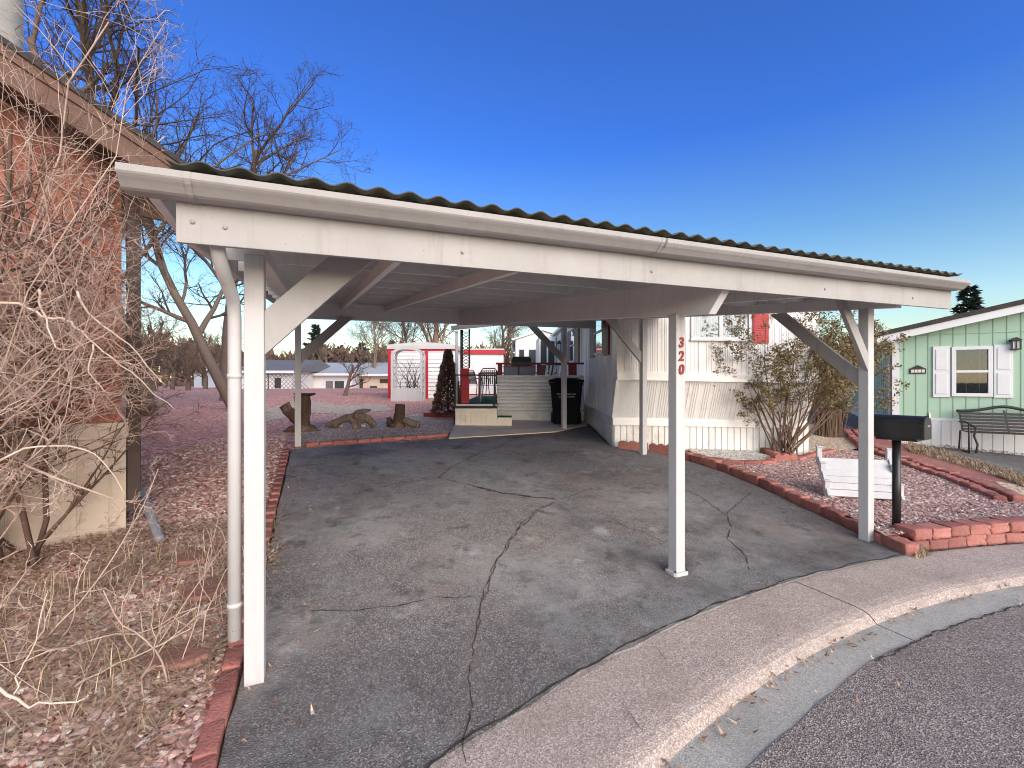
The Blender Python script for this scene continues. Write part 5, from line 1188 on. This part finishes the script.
def ranch(name, label, px0, px1, Y, ztop, ptop, mats, depth=9, ridge=1.3, wins=(), porch=None):
    x0, x1 = (px0-512)/FX*Y, (px1-512)/FX*Y; z0 = gz((x0+x1)/2, Y); o = thing(name, label, 'house', ((x0+x1)/2, Y+depth/2, z0)); mb = MB(); mb.box(x0, x1, Y, Y+depth, z0-.2, ztop); mb.build('wall', M[mats[0]], o)
    mb = MB(); mb.prism([(x0-.4, Y-.5, ztop), (x0-.4, Y+depth/2, ptop), (x0-.4, Y+depth+.5, ztop)], (x1-x0+.8, 0, 0)); mb.build('roof', M[mats[1]], o)
    mb = MB(); mb.box(x0-.42, x1+.42, Y-.56, Y-.51, ztop-.16, ztop+.04); mb.build('fascia', M['trim'], o)
    for (a, b, za, zb, m_) in wins:
        xa, xb = (a-512)/FX*Y, (b-512)/FX*Y; mb = MB(); mb.box(xa, xb, Y-.06, Y+.02, CAMZ+(HY-zb)/FX*Y, CAMZ+(HY-za)/FX*Y); mb.build('window', M[m_], o)
    return o
ranch('ranch_house', 'white ranch house with long pale roof beyond the gravel lot', 296, 352, 40, 2.32, 3.5, ('trim', 'paleroof'), wins=[(326, 333, 381, 389, 'grey'), (335, 344, 381, 389, 'darkroom'), (306, 312, 381, 389, 'darkroom')])
ranch('carport_house', 'pale roofed house with an open dark carport beside the shed', 353, 396, 42, 2.3, 3.6, ('beige', 'paleroof'), wins=[(354, 363, 379, 389, 'darkroom'), (380, 393, 379, 383, 'dkbrown'), (370, 377, 386, 389, 'darkroom')])  # dark boxes on the solid wall paint the shade of the carport opening
ranch('gabled_house', 'low house with dark grey roof left of the white ranch', 240, 292, 36, 2.45, 3.55, ('trim', 'greyroof'), wins=[(255, 262, 378, 388, 'darkroom'), (275, 281, 378, 388, 'darkroom')])
ranch('blue_house', 'pale blue house half hidden by bare trees at far left', 194, 232, 46, 2.9, 3.3, ('blue', 'blue'), wins=[(202, 208, 376, 386, 'darkroom')])
# far neighbour's white mobile home
NX0, NX1, NY = .22, 3.6, 28.0; o = thing('neighbour_mobile_home', 'white mobile home end with narrow windows beyond the deck', 'house', (1.9, 33, 1.05)); mb = MB(); mb.prism([(NX0, NY, 1.5), (NX1, NY, 1.5), (NX1, NY, 4.2), ((NX0+NX1)/2, NY, 4.75), (NX0, NY, 4.2)], (0, 11, 0)); mb.build('wall', M['siding'], o)
mb = MB(); mb.box(NX0+.05, NX1-.05, NY+.05, NY+10.9, .9, 1.499); mb.build('skirting', M['skirting'], o); mb = MB()
for (a, b) in ((NX0-.2, (NX0+NX1)/2), ((NX0+NX1)/2, NX1+.2)):
    f = lambda x: 4.78-.33*abs(x-(NX0+NX1)/2); mb.prism([(a, NY-.2, f(a)), (b, NY-.2, f(b)), (b, NY-.2, f(b)+.1), (a, NY-.2, f(a)+.1)], (0, 11.4, 0))
mb.build('roof', M['trim'], o)
for a, b in ((.45, .75), (1.05, 1.5)): mb = MB(); mb.box(a, b, NY-.04, NY+.01, 2.2, 3.6); mb.build('window', M['darkroom'], o)
# the far wood: one brown mass of twigs along the horizon
rg = random.Random(71); mb = MB()
for k in range(30000):
    a = rg.uniform(-1.35, 1.35); D = rg.uniform(74, 96); x, y = D*math.sin(a), D*math.cos(a)
    hm = 6.0+2.6*noise.noise(V((a*7, 0, 2)))+2.2*noise.noise(V((a*31, 1, 2))); z = .6+hm*rg.random()**.8
    d = V((rg.gauss(0, .5), rg.gauss(0, .3), 1)).normalized()*rg.uniform(.5, 1.5); s_ = V((math.cos(a), -math.sin(a), rg.gauss(0, .4)))*rg.uniform(.08, .30); c = V((x, y, z)); mb.add([c-s_, c+s_, c+d], [(0,1,2)])
tag(mb.build('far_wood', M['farwood']), kind='stuff')
# chain link fence beyond the lot
fx0, fx1, fy = -20.5, -16.0, 34; o = thing('chain_fence', 'thin dark wire fence beyond the gravel lot at left', 'fence', ((fx0+fx1)/2, fy, 1.05)); mb = MB(); x = fx0
while x < fx1:
    mb.bar((x, fy, 1.05), (x+1.1, fy, 2.2), .02, .02); mb.bar((x+1.1, fy, 1.05), (x, fy, 2.2), .02, .02); x += .3
mb.build('mesh', M['blackm'], o); mb = MB(); mb.bar((fx0, fy, 2.2), (fx1+1, fy, 2.2), .05, .05); mb.build('top_rail', M['blackm'], o)
for i in range(3): x = fx0+2.2*i; mb = MB(); mb.tube([(x, fy, 1.0), (x, fy, 2.25)], .04, 6); mb.build('post', M['blackm'], o)

# ------------------------------------------------------------------ loose rock, litter and straw
def scatter(name, regions, pal, seed, ok, hz=gz, mat='stonev'):
    rg = random.Random(seed); mb = MB()
    for (x0, x1, y0, y1, n, s0, s1) in regions:
        for _ in range(n):
            x, y = rg.uniform(x0, x1), rg.uniform(y0, y1)
            if not ok(x, y): continue
            vs, fs = rg.choice(TPL); s_ = s0+(s1-s0)*rg.random()**2; a = rg.uniform(0, 6.283); ca, sa = math.cos(a), math.sin(a); ex, ey, ez = s_*rg.uniform(.8, 1.5), s_*rg.uniform(.55, .9), s_*rg.uniform(.3, .6)
            tx, ty = rg.gauss(0, .25), rg.gauss(0, .25); z = hz(x, y)+ez*.45; c = rg.choice(pal); k = rg.uniform(.75, 1.2); c = tuple(q*k for q in c)
            out = []
            for v in vs:
                p, q, r = v.x*ex, v.y*ey, v.z*ez; out.append(V((x+p*ca-q*sa, y+p*sa+q*ca, z+r+p*tx+q*ty)))
            mb.add(out, fs, col=c)
    return tag(mb.build(name, M[mat]), kind='stuff')
PAL = [(.56,.36,.31), (.64,.46,.41), (.44,.25,.22), (.68,.54,.47), (.52,.32,.28), (.36,.21,.18), (.74,.65,.59), (.58,.39,.34), (.50,.35,.28), (.60,.40,.36), (.47,.28,.25)]
okL = lambda x, y: uco(x, y) < -.19 and math.hypot(x-CX, y-CY) > RA+.03
scatter('gravel_stones', [(-3.6, -1.2, 1.2, 3.2, 11000, .012, .038), (-4.2, -1.3, 3.2, 5.2, 9000, .014, .032), (-5.2, -2.0, 5.2, 8.5, 8000, .016, .034)], PAL, 1, okL)
okB = lambda x, y: True
def inpoly(x, y, poly):
    c = False; j = len(poly)-1
    for i in range(len(poly)):
        xi, yi = poly[i][:2]; xj, yj = poly[j][:2]
        if (yi > y) != (yj > y) and x < (xj-xi)*(y-yi)/(yj-yi)+xi: c = not c
        j = i
    return c
scatter('bed_stones', [(1.8, 7.5, 4.2, 8.6, 26000, .009, .023)], [(.56,.36,.33), (.64,.49,.45), (.40,.22,.20), (.70,.62,.58), (.47,.28,.26), (.30,.16,.15)], 2, lambda x, y: inpoly(x, y, bed), bedz)
scatter('loose_stones', [(-1.6, 3.2, 1.8, 7, 150, .004, .010)], [(.5,.42,.38), (.4,.25,.22), (.3,.27,.25)], 3, lambda x, y: inpoly(x, y, drive_poly), lambda x, y: gz(x, y)+.012)
LV = [(.46,.28,.19), (.36,.20,.14), (.56,.39,.27), (.28,.16,.12), (.62,.49,.36)]
blades('leaf_litter', [(-1.45, 1.6), (-1.75, 3.4), (-2.3, 4.6), (-4.0, 4.2), (-4.2, 1.4), (-2, 1.2)], 4200, .04, LV, M['leafv'], 7, 1.1, .010, hz=lambda x, y: gz(x, y)+.012, lying=True)
blades('dry_straw', [(-1.5, 1.7), (-1.8, 3.4), (-2.3, 4.6), (-3.8, 4.0), (-3.9, 1.4), (-2, 1.3)], 4200, .24, STR, M['straw'], 8, 1.3, .0022, hz=lambda x, y: gz(x, y)+.02, lying=True)
blades('dry_weeds', [(-1.9, 2.2), (-2.0, 3.6), (-2.6, 4.0), (-3.4, 3.4), (-3.2, 2.0), (-2.4, 1.8)], 620, .30, STR, M['straw'], 9, .7, .0025)

ring = lambda a0, a1, r0, r1: [(CX+r0*math.cos(rad(a0+(a1-a0)*i/20)), CY+r0*math.sin(rad(a0+(a1-a0)*i/20))) for i in range(21)]+[(CX+r1*math.cos(rad(a1+(a0-a1)*i/20)), CY+r1*math.sin(rad(a1+(a0-a1)*i/20))) for i in range(21)]
blades('gutter_litter', ring(135, 85, RB-.10, RB-.015), 260, .030, LV, M['leafv'], 12, 1.1, .008, hz=lambda x, y: -.064, lying=True)
blades('gutter_litter', ring(135, 85, RC-.5, RB-.03), 60, .028, LV, M['leafv'], 13, 1.1, .007, hz=lambda x, y: -.062, lying=True)
blades('driveway_litter', [tuple(UV(-.05, v)[:2]) for v in (-.6, 1, 3, 5)]+[tuple(UV(.35, v)[:2]) for v in (5, 3, 1, -.4)], 170, .035, LV, M['leafv'], 14, 1.1, .008, hz=lambda x, y: gz(x, y)+.016, lying=True)
# ------------------------------------------------------------------ light, sky, camera
SUN_EL, SUN_AZ = rad(26), math.atan2(.50, -.87)     # azimuth from +Y towards +X
w = bpy.data.worlds.new('World'); scene.world = w; w.use_nodes = True; nt = w.node_tree; bg = nt.nodes['Background']; L = nt.links.new
sk = nt.nodes.new('ShaderNodeTexSky'); sk.sky_type = 'NISHITA'; sk.sun_disc = False; sk.sun_elevation = SUN_EL; sk.sun_rotation = SUN_AZ
sk.altitude = 1800; sk.air_density = 1.0; sk.dust_density = 1.5; sk.ozone_density = 3.0
tc = nt.nodes.new('ShaderNodeTexCoord'); sx = nt.nodes.new('ShaderNodeSeparateXYZ'); L(tc.outputs['Generated'], sx.inputs[0])
tint = ramp(nt, [(.0, (.92, .66, .30)), (.06, (.90, .70, .40)), (.14, (.84, .80, .60)), (.27, (.50, .66, .68)), (.45, (.235, .47, .90)), (.75, (.26, .46, .88))]); L(sx.outputs['Z'], tint.inputs[0])
mul = nt.nodes.new('ShaderNodeMixRGB'); mul.blend_type = 'MULTIPLY'; mul.inputs[0].default_value = 1; L(sk.outputs[0], mul.inputs[1]); L(tint.outputs[0], mul.inputs[2])
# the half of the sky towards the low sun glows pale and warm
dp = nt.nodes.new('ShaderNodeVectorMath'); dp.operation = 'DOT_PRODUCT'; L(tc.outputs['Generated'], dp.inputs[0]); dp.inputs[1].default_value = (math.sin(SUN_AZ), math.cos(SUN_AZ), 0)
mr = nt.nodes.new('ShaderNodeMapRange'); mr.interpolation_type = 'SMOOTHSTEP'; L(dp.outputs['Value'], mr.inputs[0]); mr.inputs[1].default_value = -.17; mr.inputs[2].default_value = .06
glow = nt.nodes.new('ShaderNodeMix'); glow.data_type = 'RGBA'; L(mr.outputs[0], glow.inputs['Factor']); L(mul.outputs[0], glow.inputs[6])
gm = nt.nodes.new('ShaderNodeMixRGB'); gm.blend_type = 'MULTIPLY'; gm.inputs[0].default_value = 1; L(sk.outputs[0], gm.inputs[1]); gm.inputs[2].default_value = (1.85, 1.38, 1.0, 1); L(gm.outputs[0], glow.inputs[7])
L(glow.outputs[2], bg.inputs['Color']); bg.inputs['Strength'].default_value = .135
sd = bpy.data.lights.new('sun', 'SUN'); so = bpy.data.objects.new('sun', sd); COL.objects.link(so); sd.energy = 1.3; sd.angle = rad(48); sd.color = (1, .90, .80)
L_ = V((math.sin(SUN_AZ)*math.cos(SUN_EL), math.cos(SUN_AZ)*math.cos(SUN_EL), math.sin(SUN_EL)))
so.rotation_euler = L_.to_track_quat('Z', 'Y').to_euler(); so.location = (8, -14, 8)
cam = bpy.data.cameras.new('camera'); co = bpy.data.objects.new('camera', cam); COL.objects.link(co)
cam.sensor_width = 36; cam.lens = FX/1024*36; cam.clip_start = .05; cam.clip_end = 3000; cam.shift_y = -(HY-384)/1024*-1
co.location = (0, 0, CAMZ); co.rotation_euler = (rad(90), 0, 0); scene.camera = co
vs_ = scene.view_settings; vs_.view_transform = 'Standard'; vs_.look = 'None'; vs_.gamma = 1; vs_.use_curve_mapping = False; vs_.exposure = 1.2
scene.cycles.filter_width = 1.05; scene.cycles.use_denoising = True; scene.cycles.max_bounces = 6; scene.cycles.transparent_max_bounces = 12
